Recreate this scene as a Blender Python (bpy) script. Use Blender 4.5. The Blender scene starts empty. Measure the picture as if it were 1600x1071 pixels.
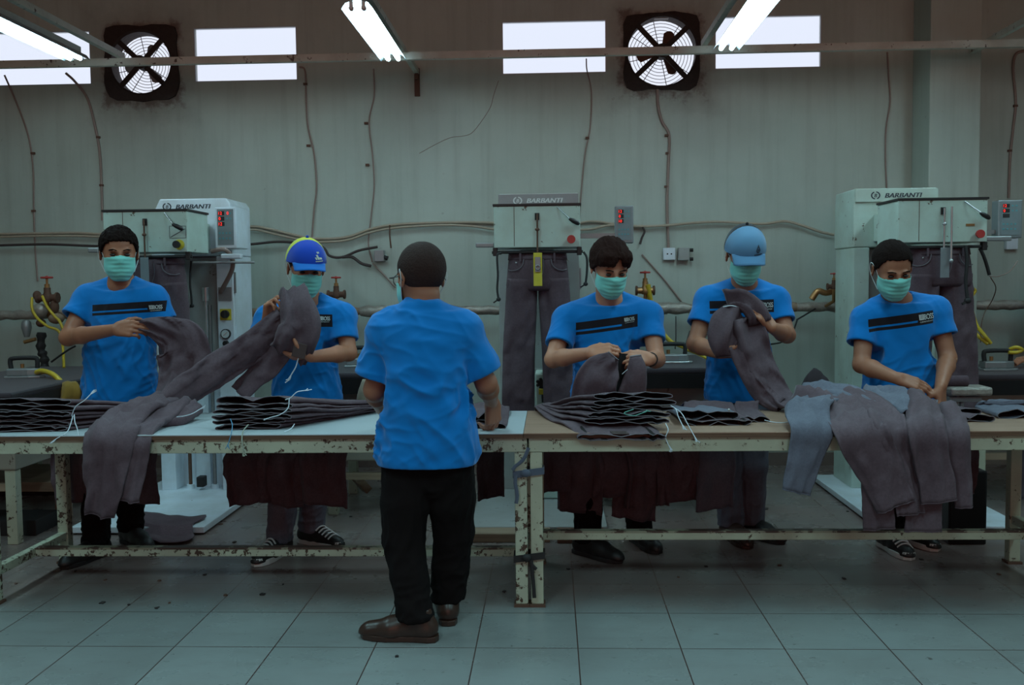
import bpy, bmesh, math, random
import numpy as np
from mathutils import Vector, Matrix
from mathutils.bvhtree import BVHTree
random.seed(7)
SC = bpy.context.scene
COL = SC.collection

# ------------------------------------------------------------------ camera
F_PX, CX, CY = 1500.0, 800.0, 535.5
CAM = Vector((0, 0, 1.43))
_a, _p, _r = math.atan(0.04063), math.atan(0.06253), 0.0113
_fh = Vector((-math.sin(_a), math.cos(_a), 0)); _r0 = Vector((math.cos(_a), math.sin(_a), 0))
FWD = _fh * math.cos(_p) - Vector((0, 0, 1)) * math.sin(_p)
_u0 = _fh * math.sin(_p) + Vector((0, 0, 1)) * math.cos(_p)
UP = _u0 * math.cos(_r) + _r0 * math.sin(_r)
RT = _r0 * math.cos(_r) - _u0 * math.sin(_r)
cam = bpy.data.objects.new('camera', bpy.data.cameras.new('camera')); COL.objects.link(cam)
_m = Matrix((RT, UP, -FWD)).transposed().to_4x4(); _m.translation = CAM
cam.matrix_world = _m
cam.data.sensor_width = 36.0; cam.data.lens = F_PX / 1600 * 36.0
cam.data.clip_start = 0.05; cam.data.clip_end = 200
SC.camera = cam

# ------------------------------------------------------------------ colour and daylight
vs = SC.view_settings
vs.view_transform = 'Standard'; vs.look = 'None'; vs.gamma = 1.0; vs.use_curve_mapping = False
vs.exposure = 0.0
SC.cycles.use_denoising = True
SC.cycles.max_bounces = 8; SC.cycles.diffuse_bounces = 4; SC.cycles.glossy_bounces = 3
SC.cycles.sample_clamp_indirect = 4.0
SC.cycles.caustics_reflective = False; SC.cycles.caustics_refractive = False
world = bpy.data.worlds.new('overcast_sky'); SC.world = world; world.use_nodes = True
_bg = world.node_tree.nodes['Background']
_bg.inputs['Color'].default_value = (0.80, 0.84, 0.95, 1); _bg.inputs['Strength'].default_value = 1.05

def area_light(name, loc, sx, sy, power, color, rot=(0, 0, 0), spread=180):
    l = bpy.data.lights.new(name, 'AREA'); l.shape = 'RECTANGLE'; l.size = sx; l.size_y = sy
    l.energy = power; l.color = color; l.spread = math.radians(spread)
    o = bpy.data.objects.new(name, l); COL.objects.link(o); o.location = loc; o.rotation_euler = rot
    return o
TUBE_COL = (0.50, 0.92, 1.0)
# the ceiling lamps of the hall that hang behind and above the camera
for _x in (-3.1, -1.0, 1.1, 3.2):
    area_light('hall_lamp_light', (_x, 4.1, 3.0), 0.3, 1.25, 17, TUBE_COL, spread=165)
    area_light('hall_lamp_light', (_x, 1.5, 3.0), 0.3, 1.25, 27, TUBE_COL, spread=150)
    area_light('hall_lamp_light', (_x, -1.1, 3.0), 0.3, 1.25, 5, TUBE_COL, spread=150)
# added warm fill that tints the dark tones red, well behind the camera
area_light('hall_fill_light', (0, -5.5, 2.4), 7.0, 2.5, 62, (1.0, 0.36, 0.28), rot=(math.radians(78), 0, 0))
# added warm fill, not a lamp of the hall, for the upper back wall
area_light('upper_wall_fill_light', (0, 2.6, 3.3), 9.0, 1.0, 3.6, (1.0, 0.58, 0.46), rot=(math.radians(90), 0, 0), spread=60)
# ------------------------------------------------------------------ geometry helpers
def at(px, py, X=None, Y=None, Z=None):
    d = FWD * F_PX + RT * (px - CX) - UP * (py - CY)
    if Y is not None: t = (Y - CAM.y) / d.y
    elif Z is not None: t = (Z - CAM.z) / d.z
    else: t = (X - CAM.x) / d.x
    return CAM + d * t
def proj(p):
    d = Vector(p) - CAM; z = d.dot(FWD)
    return CX + F_PX * d.dot(RT) / z, CY - F_PX * d.dot(UP) / z
V = Vector
PI = math.pi

class MB:
    """collects shapes, in world coordinates, for ONE mesh object"""
    def __init__(s): s.v = []; s.f = []; s.sm = []; s.mi = []
    def add(s, vs_, fs, smooth=False, mi=0):
        n = len(s.v); s.v += [tuple(p) for p in vs_]
        for f in fs: s.f.append([i + n for i in f]); s.sm.append(smooth); s.mi.append(mi)
        return s
    def box(s, c, size, R=None, mi=0):
        c = V(c); hx, hy, hz = size[0] / 2, size[1] / 2, size[2] / 2
        p = [V((x, y, z)) for x in (-hx, hx) for y in (-hy, hy) for z in (-hz, hz)]
        if R is not None: p = [R @ q for q in p]
        return s.add([c + q for q in p], [(0, 1, 3, 2), (4, 6, 7, 5), (0, 4, 5, 1), (2, 3, 7, 6), (0, 2, 6, 4), (1, 5, 7, 3)], mi=mi)
    def bb(s, x0, x1, y0, y1, z0, z1, mi=0):
        return s.box(((x0 + x1) / 2, (y0 + y1) / 2, (z0 + z1) / 2), (abs(x1 - x0), abs(y1 - y0), abs(z1 - z0)), mi=mi)
    def beam(s, a, b, w, h, up=(0, 0, 1), mi=0):
        a, b = V(a), V(b); d = (b - a); L = d.length; d.normalize()
        x = d.cross(V(up))
        if x.length < 1e-4: x = d.cross(V((0, 1, 0)))
        x.normalize(); z = x.cross(d)
        return s.box((a + b) / 2, (w, L, h), Matrix((x, d, z)).transposed(), mi=mi)
    def prism(s, pts, a, b, mi=0):
        """outline pts (list of world points) extruded by vector from a to b"""
        d = V(b) - V(a); n = len(pts)
        P = [V(p) for p in pts] + [V(p) + d for p in pts]
        return s.add(P, [tuple(range(n - 1, -1, -1)), tuple(range(n, 2 * n))] + [(i, (i + 1) % n, (i + 1) % n + n, i + n) for i in range(n)], mi=mi)
    def tube(s, path, r, n=8, caps=True, mi=0, smooth=True):
        path = [V(p) for p in path]; m = len(path)
        rr = r if hasattr(r, '__len__') else [r] * m
        ref = V((0, 0, 1)); vs_ = []; x = None
        for i, p in enumerate(path):
            t = (path[min(i + 1, m - 1)] - path[max(i - 1, 0)])
            if t.length < 1e-9: t = V((0, 0, 1))
            t.normalize()
            if x is None:
                x = t.cross(ref)
                if x.length < .05: x = t.cross(V((0, 1, 0)))
            else: x = x - t * x.dot(t)
            x.normalize(); y = t.cross(x)
            for k in range(n):
                a = 2 * PI * k / n; vs_.append(p + (x * math.cos(a) + y * math.sin(a)) * rr[i])
        fs = [(i * n + k, i * n + (k + 1) % n, (i + 1) * n + (k + 1) % n, (i + 1) * n + k) for i in range(m - 1) for k in range(n)]
        s.add(vs_, fs, smooth, mi)
        if caps:
            s.add(vs_[:n], [tuple(range(n - 1, -1, -1))], False, mi); s.add(vs_[-n:], [tuple(range(n))], False, mi)
        return s
    def cyl(s, a, b, r, n=20, r2=None, mi=0):
        return s.tube([a, b], [r, r if r2 is None else r2], n, mi=mi)
    def lathe(s, c, axis, prof, n=24, mi=0):
        """prof = [(distance along axis, radius)]"""
        ax = V(axis).normalized()
        return s.tube([V(c) + ax * h for h, _ in prof], [max(r, 1e-4) for _, r in prof], n, mi=mi) if False else s._lathe(V(c), ax, prof, n, mi)
    def _lathe(s, c, ax, prof, n, mi):
        x = ax.cross(V((0, 0, 1)))
        if x.length < .05: x = ax.cross(V((0, 1, 0)))
        x.normalize(); y = ax.cross(x); vs_ = []
        for h, r in prof:
            for k in range(n):
                a = 2 * PI * k / n; vs_.append(c + ax * h + (x * math.cos(a) + y * math.sin(a)) * max(r, 1e-4))
        m = len(prof)
        return s.add(vs_, [(i * n + k, i * n + (k + 1) % n, (i + 1) * n + (k + 1) % n, (i + 1) * n + k) for i in range(m - 1) for k in range(n)], True, mi)
    def ring(s, c, axis, R, r, n=28, m=6, mi=0):
        ax = V(axis).normalized(); x = ax.cross(V((0, 0, 1)))
        if x.length < .05: x = ax.cross(V((0, 1, 0)))
        x.normalize(); y = ax.cross(x); vs_ = []
        for i in range(n):
            a = 2 * PI * i / n; d = x * math.cos(a) + y * math.sin(a)
            for k in range(m):
                b = 2 * PI * k / m; vs_.append(V(c) + d * (R + r * math.cos(b)) + ax * r * math.sin(b))
        return s.add(vs_, [(i * m + k, ((i + 1) % n) * m + k, ((i + 1) % n) * m + (k + 1) % m, i * m + (k + 1) % m) for i in range(n) for k in range(m)], True, mi)
    def ball(s, c, r, R=None, n=14, mi=0):
        r = V(r) if hasattr(r, '__len__') else V((r, r, r)); vs_ = []; m = n // 2
        for i in range(m + 1):
            for k in range(n):
                t, a = PI * i / m, 2 * PI * k / n
                q = V((r.x * math.sin(t) * math.cos(a), r.y * math.sin(t) * math.sin(a), r.z * math.cos(t)))
                vs_.append(V(c) + (R @ q if R is not None else q))
        return s.add(vs_, [(i * n + k, (i + 1) * n + k, (i + 1) * n + (k + 1) % n, i * n + (k + 1) % n) for i in range(m) for k in range(n)], True, mi)

def smooth_path(pts, k=6):
    """Catmull-Rom through pts"""
    P = [V(p) for p in pts]; P = [P[0] * 2 - P[1]] + P + [P[-1] * 2 - P[-2]]; out = []
    for i in range(1, len(P) - 2):
        a, b, c, d = P[i - 1:i + 3]
        for j in range(k):
            t = j / k
            out.append(.5 * ((2 * b) + (c - a) * t + (2 * a - 5 * b + 4 * c - d) * t * t + (3 * b - a - 3 * c + d) * t ** 3))
    out.append(P[-2]); return out

def np_mesh(name, v, f, smooth=True):
    me = bpy.data.meshes.new(name)
    v = np.asarray(v, dtype=np.float32); f = np.asarray(f, dtype=np.int32)
    me.vertices.add(len(v)); me.vertices.foreach_set('co', v.ravel())
    me.loops.add(f.size); me.loops.foreach_set('vertex_index', f.ravel())
    me.polygons.add(len(f)); me.polygons.foreach_set('loop_start', np.arange(0, f.size, f.shape[1], dtype=np.int32))
    me.polygons.foreach_set('loop_total', np.full(len(f), f.shape[1], dtype=np.int32))
    me.polygons.foreach_set('use_smooth', np.full(len(f), smooth)); me.update(calc_edges=True); me.validate()
    return me

def wloc(o):
    """world matrix of an object from its own and its parents' transforms"""
    m = o.matrix_basis.copy(); p = o.parent
    while p is not None: m = p.matrix_basis @ m; p = p.parent
    return m
def tag(o, label=None, cat=None, group=None, kind=None):
    if label: o['label'] = label
    if cat: o['category'] = cat
    if group: o['group'] = group
    if kind: o['kind'] = kind
    return o
def thing(name, label, cat, loc=(0, 0, 0), rz=0, group=None):
    o = bpy.data.objects.new(name, None); COL.objects.link(o)
    o.location = loc; o.rotation_euler = (0, 0, rz); o.empty_display_size = .1
    return tag(o, label, cat, group)
def obj(name, mb, mat, parent=None, label=None, cat=None, group=None, kind=None, bevel=0, origin=None, solid=0, sub=0):
    """ONE mesh object from an MB or a (verts, faces) pair in world coordinates; a top-level one gets its origin at its base"""
    if isinstance(mb, MB):
        me = bpy.data.meshes.new(name); vs_ = [V(p) for p in mb.v]
        if parent is not None: o0 = wloc(parent).inverted(); vs_ = [o0 @ p for p in vs_]; org = None
        else:
            if origin is None:
                lo = [min(p[i] for p in mb.v) for i in range(3)]; hi = [max(p[i] for p in mb.v) for i in range(3)]
                origin = ((lo[0] + hi[0]) / 2, (lo[1] + hi[1]) / 2, lo[2])
            org = V(origin); vs_ = [p - org for p in vs_]
        me.from_pydata([tuple(p) for p in vs_], [], mb.f)
        me.polygons.foreach_set('use_smooth', mb.sm); me.polygons.foreach_set('material_index', mb.mi); me.update()
    else:
        v, f = mb; v = np.array(v, dtype=np.float64)
        if parent is not None:
            M = np.array(wloc(parent).inverted()); v = v @ M[:3, :3].T + M[:3, 3]; org = None
        else:
            org = V(origin) if origin is not None else V(((v[:, 0].min() + v[:, 0].max()) / 2, (v[:, 1].min() + v[:, 1].max()) / 2, v[:, 2].min()))
            v = v - np.array(org)
        me = np_mesh(name, v, f)
    for m in (mat if isinstance(mat, (list, tuple)) else [mat]): me.materials.append(m)
    o = bpy.data.objects.new(name, me); COL.objects.link(o)
    if parent is not None: o.parent = parent
    else: o.location = org
    if solid:
        md = o.modifiers.new('thick', 'SOLIDIFY'); md.thickness = solid; md.offset = 0
    if bevel:
        md = o.modifiers.new('bevel', 'BEVEL'); md.width = bevel; md.segments = 2; md.limit_method = 'ANGLE'
    if sub:
        md = o.modifiers.new('sub', 'SUBSURF'); md.levels = sub; md.render_levels = sub
    return tag(o, label, cat, group, kind)
def struct(name, mb, mat, **k): return obj(name, mb, mat, kind='structure', **k)
def copy_tree(o, loc=None, rz=None, label=None, group=None, parent=None):
    c = o.copy(); COL.objects.link(c); c.parent = parent
    if loc is not None: c.location = loc
    if rz is not None: c.rotation_euler = (0, 0, rz)
    if label: c['label'] = label
    if group: c['group'] = group
    for ch in list(o.children): copy_tree(ch, parent=c)
    return c

def text_mb(txt, origin, xdir, ydir, size, depth=.0006, width=None, shear=0, bold=0):
    """flat lettering standing at origin (left, baseline)"""
    cu = bpy.data.curves.new('t', 'FONT'); cu.body = txt; cu.size = 1; cu.extrude = 0; cu.shear = shear
    to = bpy.data.objects.new('t', cu); COL.objects.link(to)
    me = to.to_mesh(); vv = [V(v.co) for v in me.vertices]; ff = [tuple(p.vertices) for p in me.polygons]
    to.to_mesh_clear(); bpy.data.objects.remove(to); bpy.data.curves.remove(cu)
    x0 = min(v.x for v in vv); x1 = max(v.x for v in vv)
    sx = size if width is None else width / (x1 - x0)
    xd, yd = V(xdir).normalized(), V(ydir).normalized(); n = xd.cross(yd)
    mb = MB()
    for k in ((0,) if not bold else (-bold, -bold / 3, bold / 3, bold)):
        mb.add([V(origin) + xd * (v.x + k - x0) * sx + yd * v.y * size + n * (depth + k * .004) for v in vv], ff)
    return mb

# ------------------------------------------------------------------ materials
class NT:
    def __init__(s, name):
        s.m = bpy.data.materials.new(name); s.m.use_nodes = True; s.t = s.m.node_tree; s.n = s.t.nodes; s.l = s.t.links
        s.b = s.n['Principled BSDF']; s.co = s.n.new('ShaderNodeTexCoord')
    def set(s, **k):
        for a, v in k.items():
            i = s.b.inputs[a.replace('_', ' ')]
            if hasattr(v, 'is_output') or hasattr(v, 'links'): s.l.new(v, i)
            else: i.default_value = v
        return s
    def noise(s, scale, detail=4, rough=.6, stretch=(1, 1, 1), coord='Object', off=(0, 0, 0)):
        mp = s.n.new('ShaderNodeMapping'); mp.inputs['Scale'].default_value = stretch; mp.inputs['Location'].default_value = off
        s.l.new(s.co.outputs[coord], mp.inputs[0])
        t = s.n.new('ShaderNodeTexNoise'); t.inputs['Scale'].default_value = scale; t.inputs['Detail'].default_value = detail
        t.inputs['Roughness'].default_value = rough; s.l.new(mp.outputs[0], t.inputs[0]); return t.outputs['Fac']
    def ramp(s, fac, stops):
        r = s.n.new('ShaderNodeValToRGB'); e = r.color_ramp.elements
        while len(e) < len(stops): e.new(.5)
        for i, (p, c) in enumerate(stops):
            e[i].position = p; e[i].color = (*c, 1) if hasattr(c, '__len__') else (c, c, c, 1)
        s.l.new(fac, r.inputs[0]); return r.outputs[0]
    def mix(s, fac, a, b, mode='MIX'):
        m = s.n.new('ShaderNodeMix'); m.data_type = 'RGBA'; m.blend_type = mode
        for i, x in ((0, fac), (6, a), (7, b)):
            if hasattr(x, 'links'): s.l.new(x, m.inputs[i])
            elif i == 0: m.inputs[0].default_value = x
            else: m.inputs[i].default_value = (*x, 1)
        return m.outputs[2]
    def math(s, op, a, b=0):
        m = s.n.new('ShaderNodeMath'); m.operation = op
        for i, x in enumerate((a, b)):
            if hasattr(x, 'links'): s.l.new(x, m.inputs[i])
            else: m.inputs[i].default_value = x
        return m.outputs[0]
    def sep(s, coord='Object'):
        x = s.n.new('ShaderNodeSeparateXYZ'); s.l.new(s.co.outputs[coord], x.inputs[0]); return x.outputs
    def bump(s, h, strength=.3, dist=.01):
        b = s.n.new('ShaderNodeBump'); b.inputs['Strength'].default_value = strength; b.inputs['Distance'].default_value = dist
        s.l.new(h, b.inputs['Height']); s.l.new(b.outputs[0], s.b.inputs['Normal']); return s
def flat(name, c, rough=.6, metal=0, spec=.5, var=.12, scale=30, bump=0):
    t = NT(name); f = t.noise(scale, 3)
    col = t.mix(f, tuple(x * (1 - var) for x in c), tuple(min(1, x * (1 + var)) for x in c))
    t.set(Base_Color=col, Roughness=rough, Metallic=metal); t.b.inputs['Specular IOR Level'].default_value = spec
    if bump: t.bump(f, bump)
    return t.m
def glow(name, c, s):
    t = NT(name); t.set(Base_Color=(*c, 1), Emission_Color=(*c, 1), Emission_Strength=s); return t.m
def worn_metal(name, paint, rust, amount=.42, scale=14, rough=.45, dirt=(.25, .2, .16)):
    t = NT(name); a = t.noise(scale, 6, .7); b = t.noise(scale * .3, 3)
    m = t.math('ADD', a, t.math('MULTIPLY', t.math('SUBTRACT', b, .5), .35))
    chip = t.ramp(m, [(amount - .02, 1), (amount, 0)])
    d = t.mix(t.ramp(t.noise(5, 5), [(.35, 0), (.8, .5)]), paint, dirt)
    t.set(Base_Color=t.mix(chip, d, rust), Roughness=rough); t.bump(chip, -.3, .002); return t.m
def _wall():
    t = NT('wall_paint'); a = t.noise(.9, 6, .65); st = t.noise(3, 5, .6, (4, 4, .25)); sp = t.noise(9, 4, .7)
    c = t.mix(t.ramp(a, [(.3, 0), (.7, 1)]), (.40, .44, .385), (.50, .54, .48))
    c = t.mix(t.ramp(st, [(.48, 0), (.75, .35)]), c, (.30, .29, .25))
    c = t.mix(t.ramp(sp, [(.68, 0), (.74, .5)]), c, (.25, .21, .18))
    # dirt splashed up on the foot of the wall and soot around the fan openings
    z = t.sep()[2]
    foot = t.ramp(t.math('ADD', z, t.math('MULTIPLY', a, .5)), [(.25, .6), (.9, 0)])
    c = t.mix(foot, c, (.30, .25, .20))
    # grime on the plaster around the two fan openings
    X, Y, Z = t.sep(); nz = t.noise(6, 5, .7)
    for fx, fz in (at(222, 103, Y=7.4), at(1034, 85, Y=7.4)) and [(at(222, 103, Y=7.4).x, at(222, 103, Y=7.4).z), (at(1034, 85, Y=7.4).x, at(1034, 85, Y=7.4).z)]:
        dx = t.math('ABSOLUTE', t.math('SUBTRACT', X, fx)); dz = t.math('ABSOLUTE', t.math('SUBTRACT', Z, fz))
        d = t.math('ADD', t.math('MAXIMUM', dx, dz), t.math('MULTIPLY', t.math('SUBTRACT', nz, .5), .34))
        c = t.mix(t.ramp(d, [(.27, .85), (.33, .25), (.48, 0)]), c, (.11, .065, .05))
    t.set(Base_Color=c, Roughness=.55); t.bump(t.noise(25, 5), .12, .01); return t.m
M = {}
M['wall'] = _wall()
def _floor():
    t = NT('floor_tiles'); t0 = t.n.new('ShaderNodeTexBrick')
    mp = t.n.new('ShaderNodeMapping'); t.l.new(t.co.outputs['Object'], mp.inputs[0]); t.l.new(mp.outputs[0], t0.inputs[0])
    mp.inputs['Location'].default_value = FLOOR_OFF
    t0.offset = 0; t0.squash = 1; t0.inputs['Scale'].default_value = 1; t0.inputs['Brick Width'].default_value = .4
    t0.inputs['Row Height'].default_value = .4; t0.inputs['Mortar Size'].default_value = .0028; t0.inputs['Mortar Smooth'].default_value = .2
    t0.inputs['Color1'].default_value = (.23, .235, .23, 1); t0.inputs['Color2'].default_value = (.20, .205, .20, 1)
    t0.inputs['Mortar'].default_value = (.055, .028, .025, 1)
    d = t.ramp(t.noise(1.3, 6, .65), [(.42, 0), (.75, .4)])
    c = t.mix(d, t0.outputs['Color'], (.13, .10, .09))
    # a brown film of dirt that also paints in the warm shade at the tables
    dirt_shade = t.math('MULTIPLY', t.ramp(t.math('ADD', t.math('MULTIPLY', t.sep()[1], .1), t.math('MULTIPLY', t.noise(2.2, 5, .65), .05)), [(.432, 0), (.462, 1)]), t.ramp(t.noise(1.7, 4, .6, off=(3, 1, 0)), [(.25, .75), (.75, .30)]))
    c = t.mix(dirt_shade, c, (.22, .115, .095))
    c = t.mix(t.ramp(t.noise(28, 3, .5), [(.70, 0), (.74, .7)]), c, (.05, .035, .03))
    c = t.mix(t.ramp(t.noise(5, 6, .7, (1, 3, 1)), [(.5, 0), (.85, .3)]), c, (.11, .08, .075))
    t.set(Base_Color=c, Roughness=t.ramp(t.noise(4, 4), [(.3, .22), (.8, .42)])); t.b.inputs['Specular IOR Level'].default_value = .35
    t.bump(t0.outputs['Fac'], -.3, .002); return t.m
FLOOR_OFF = (-at(557, 1071, Z=0).x, -at(400, 1011.5, Z=0).y, 0)
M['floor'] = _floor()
M['ceiling'] = flat('ceiling_board', (.30, .22, .19), .8)
M['frame_paint'] = worn_metal('cream_paint', (.52, .53, .40), (.07, .035, .022), .445, 38)
M['frame_paint2'] = worn_metal('cream_paint_cleaner', (.50, .49, .36), (.08, .04, .025), .385, 38)
M['rail_paint'] = worn_metal('rail_paint', (.62, .60, .52), (.10, .055, .04), .37, 20)
M['laminate'] = flat('white_laminate', (.50, .53, .56), .3, var=.06, scale=5)
def _wood(name, a, b, sc=(1, 14, 14), rough=.6):
    t = NT(name); f = t.noise(3, 6, .6, sc); t.set(Base_Color=t.mix(t.ramp(f, [(.3, 0), (.7, 1)]), a, b), Roughness=rough); t.bump(f, .1, .003); return t.m
M['ply'] = _wood('plywood_edge', (.085, .040, .022), (.17, .085, .048), (2, 2, 60))
M['board'] = _wood('brown_board', (.25, .135, .088), (.33, .19, .13), (1, 10, 10))
M['wood'] = _wood('raw_wood', (.22, .14, .09), (.36, .25, .17))
M['conduit'] = flat('conduit', (.30, .21, .18), .6)
M['cable_tan'] = flat('cable_tan', (.42, .33, .25), .6)
M['cable_dark'] = flat('cable_dark', (.05, .03, .028), .6)
M['black'] = flat('black_rubber', (.018, .014, .014), .7)
M['black_metal'] = flat('black_metal', (.03, .025, .025), .45, .3)
M['steel'] = flat('steel', (.30, .29, .29), .45, .5)
M['chrome'] = flat('chrome', (.50, .50, .50), .25, .6)
M['brass'] = flat('brass', (.45, .24, .10), .4, .8)
M['rust'] = flat('rust', (.12, .055, .035), .8, scale=40)
M['red'] = flat('red_paint', (.45, .035, .03), .45)
M['yellow'] = flat('yellow_hose', (.62, .42, .03), .5)
M['yellow_plate'] = flat('yellow_plate', (.60, .48, .04), .5)
M['white_paint'] = worn_metal('machine_white', (.78, .84, .92), (.14, .09, .07), .30, 18, .35, (.42, .40, .36))
M['green_paint'] = worn_metal('machine_pale_green', (.52, .62, .55), (.13, .085, .06), .335, 18, .4, (.30, .27, .2))
M['grey_paint'] = worn_metal('machine_grey', (.36, .36, .35), (.12, .08, .06), .33, 15, .5)
M['plate_grey'] = flat('plate_grey', (.24, .26, .27), .4, .3)
M['panel_grey'] = flat('panel_grey', (.19, .22, .23), .45)
M['key_teal'] = flat('key_teal', (.10, .30, .33), .5)
M['led'] = glow('red_digits', (1.0, .03, .02), 1.6)
M['tube'] = glow('lamp_tube', (.60, .92, 1.0), 42.0)
M['reflector'] = flat('lamp_reflector', (.40, .44, .48), .35, .3, var=.03)
M['lampbody'] = flat('lamp_housing', (.62, .66, .64), .4, .2)
M['foil'] = flat('pipe_foil', (.36, .31, .27), .45, .35, var=.5, scale=22, bump=.8)
M['wrap'] = flat('pipe_wrap', (.30, .20, .14), .8, var=.35, scale=12, bump=.6)
M['letter'] = flat('dark_lettering', (.035, .04, .055), .5)
M['letter_pale'] = flat('pale_lettering', (.60, .62, .62), .5)
M['fan'] = flat('fan_grime', (.035, .02, .016), .8, var=.4, scale=40, bump=.5)
M['soot'] = flat('soot', (.05, .03, .025), .9)
M['pane'] = None
def _denim(name, a, b, rough=.85):
    t = NT(name); f = t.noise(5, 5, .6); g = t.noise(90, 3, .7)
    c = t.mix(t.ramp(f, [(.3, 0), (.7, 1)]), a, b); c = t.mix(t.ramp(g, [(.3, .35), (.7, 0)]), c, tuple(x * .45 for x in a))
    t.set(Base_Color=c, Roughness=rough); t.b.inputs['Specular IOR Level'].default_value = .2
    t.b.inputs['Sheen Weight'].default_value = .04; t.b.inputs['Sheen Roughness'].default_value = .6
    t.bump(t.noise(160, 3), .35, .002); return t.m
M['denim'] = _denim('grey_denim', (.092, .053, .064), (.140, .092, .108))
M['denim2'] = _denim('pale_grey_denim', (.115, .110, .145), (.160, .158, .200))
M['denim_dark'] = _denim('charcoal_denim', (.024, .015, .018), (.038, .025, .030))
M['denim_edge'] = _denim('denim_edge', (.15, .125, .14), (.22, .19, .21))
M['denim_shade'] = _denim('denim_shaded_inside', (.008, .005, .005), (.014, .009, .009))  # near-black denim, the shade inside the openings put into its colour
M['leather_patch'] = flat('leather_patch', (.055, .03, .028), .6)
M['string'] = flat('white_string', (.62, .66, .72), .5)
M['string_blue'] = flat('blue_string', (.10, .26, .42), .6)
M['string_green'] = flat('green_string', (.12, .36, .30), .6)
# ------------------------------------------------------------------ room shell
WALL_Y = 7.4
WX0, WX1, ZC = -6.0, 6.0, 3.9
def zat(px, py, Y=WALL_Y): return at(px, py, Y=Y).z
def xat(px, py, Y=WALL_Y): return at(px, py, Y=Y).x
win = []   # (x0,x1,z0,z1)
for (a, b, yt, yb) in ((-60, 140, 50, 134), (302, 463, 42, 127), (784, 947, 32, 115), (1117, 1284, 24, 107)):
    z1 = zat((a + b) / 2, yt); z0 = zat((a + b) / 2, yb)
    win.append((xat(a, yt), xat(b, yt), z0, z1))
fans = []
for (px, py, rp) in ((222, 99, 47), (1034, 81, 52)):
    c = at(px, py, Y=WALL_Y); fans.append((c.x, c.z, rp * WALL_Y / F_PX))
opens = [(w[0], w[1], w[2], w[3]) for w in win] + [(f[0] - .25, f[0] + .25, f[1] - .25, f[1] + .25) for f in fans]
def wall_with_holes(y0, y1, x0, x1, z0, z1, holes):
    mb = MB(); xs = sorted({x0, x1, *[h[0] for h in holes], *[h[1] for h in holes]})
    for a, b in zip(xs, xs[1:]):
        m = (a + b) / 2; hs = sorted([(h[2], h[3]) for h in holes if h[0] < m < h[1]]); z = z0
        for h0, h1 in hs: mb.bb(a, b, y0, y1, z, h0); z = h1
        mb.bb(a, b, y0, y1, z, z1)
    return mb
struct('wall_back', wall_with_holes(WALL_Y, WALL_Y + .06, WX0, WX1, 0, ZC, opens), M['wall'], origin=(0, WALL_Y, 0))
_wb = COL.objects['wall_back']
obj('crack', MB().tube(smooth_path([V((at(a, b, Y=WALL_Y).x, WALL_Y - .0006, at(a, b, Y=WALL_Y).z)) for a, b in ((779, 126), (771, 150), (766, 168), (752, 190), (737, 208), (722, 213), (705, 215), (684, 224), (655, 240))], 4), .0022, 4), M['conduit'], _wb)
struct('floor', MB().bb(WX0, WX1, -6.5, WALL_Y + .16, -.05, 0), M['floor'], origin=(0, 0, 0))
struct('ceiling', MB().bb(WX0, WX1, -6.5, WALL_Y + .16, ZC, ZC + .05), M['ceiling'])
struct('wall_left', MB().bb(WX0 - .16, WX0, -6.5, WALL_Y + .16, 0, ZC), M['wall'], origin=(WX0, 0, 0))
struct('wall_right', MB().bb(WX1, WX1 + .16, -6.5, WALL_Y + .16, 0, ZC), M['wall'], origin=(WX1, 0, 0))
struct('wall_front', MB().bb(WX0, WX1, -6.66, -6.5, 0, ZC), M['wall'], origin=(0, -6.5, 0))
# the pier in the back wall
px0 = at(1424, 200, Y=WALL_Y).x; py0 = px0 * WALL_Y / at(1452, 200, Y=WALL_Y).x
pier_front = WALL_Y - .33
struct('trim_1', MB().bb(at(1452, 200, Y=pier_front).x, at(1532, 200, Y=pier_front).x, pier_front, WALL_Y, 0, ZC), M['wall'], bevel=.008, origin=(0, WALL_Y, 0))
struct('baseboard_back', MB().bb(WX0, at(1452, 200, Y=pier_front).x, WALL_Y - .012, WALL_Y, 0, .10), flat('skirting', (.20, .14, .12), .6))
frost = NT('frosted_pane'); frost.set(Base_Color=(.95, .97, 1, 1), Roughness=.5); frost.b.inputs['Transmission Weight'].default_value = 1.0
frost.b.inputs['IOR'].default_value = 1.05
M['pane'] = frost.m
for i, w in enumerate(win):
    x0, x1, z0, z1 = w
    fr = MB(); t = .007
    fr.bb(x0, x1, WALL_Y + .001, WALL_Y + .012, z0, z0 + t); fr.bb(x0, x1, WALL_Y + .001, WALL_Y + .012, z1 - t, z1)
    fr.bb(x0, x0 + t, WALL_Y + .001, WALL_Y + .012, z0 + t, z1 - t); fr.bb(x1 - t, x1, WALL_Y + .001, WALL_Y + .012, z0 + t, z1 - t)
    wo = struct('window_%d' % (i + 1), fr, M['reflector'])
    obj('pane', MB().bb(x0 + t, x1 - t, WALL_Y + .008, WALL_Y + .013, z0 + t, z1 - t), M['pane'], wo)

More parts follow.
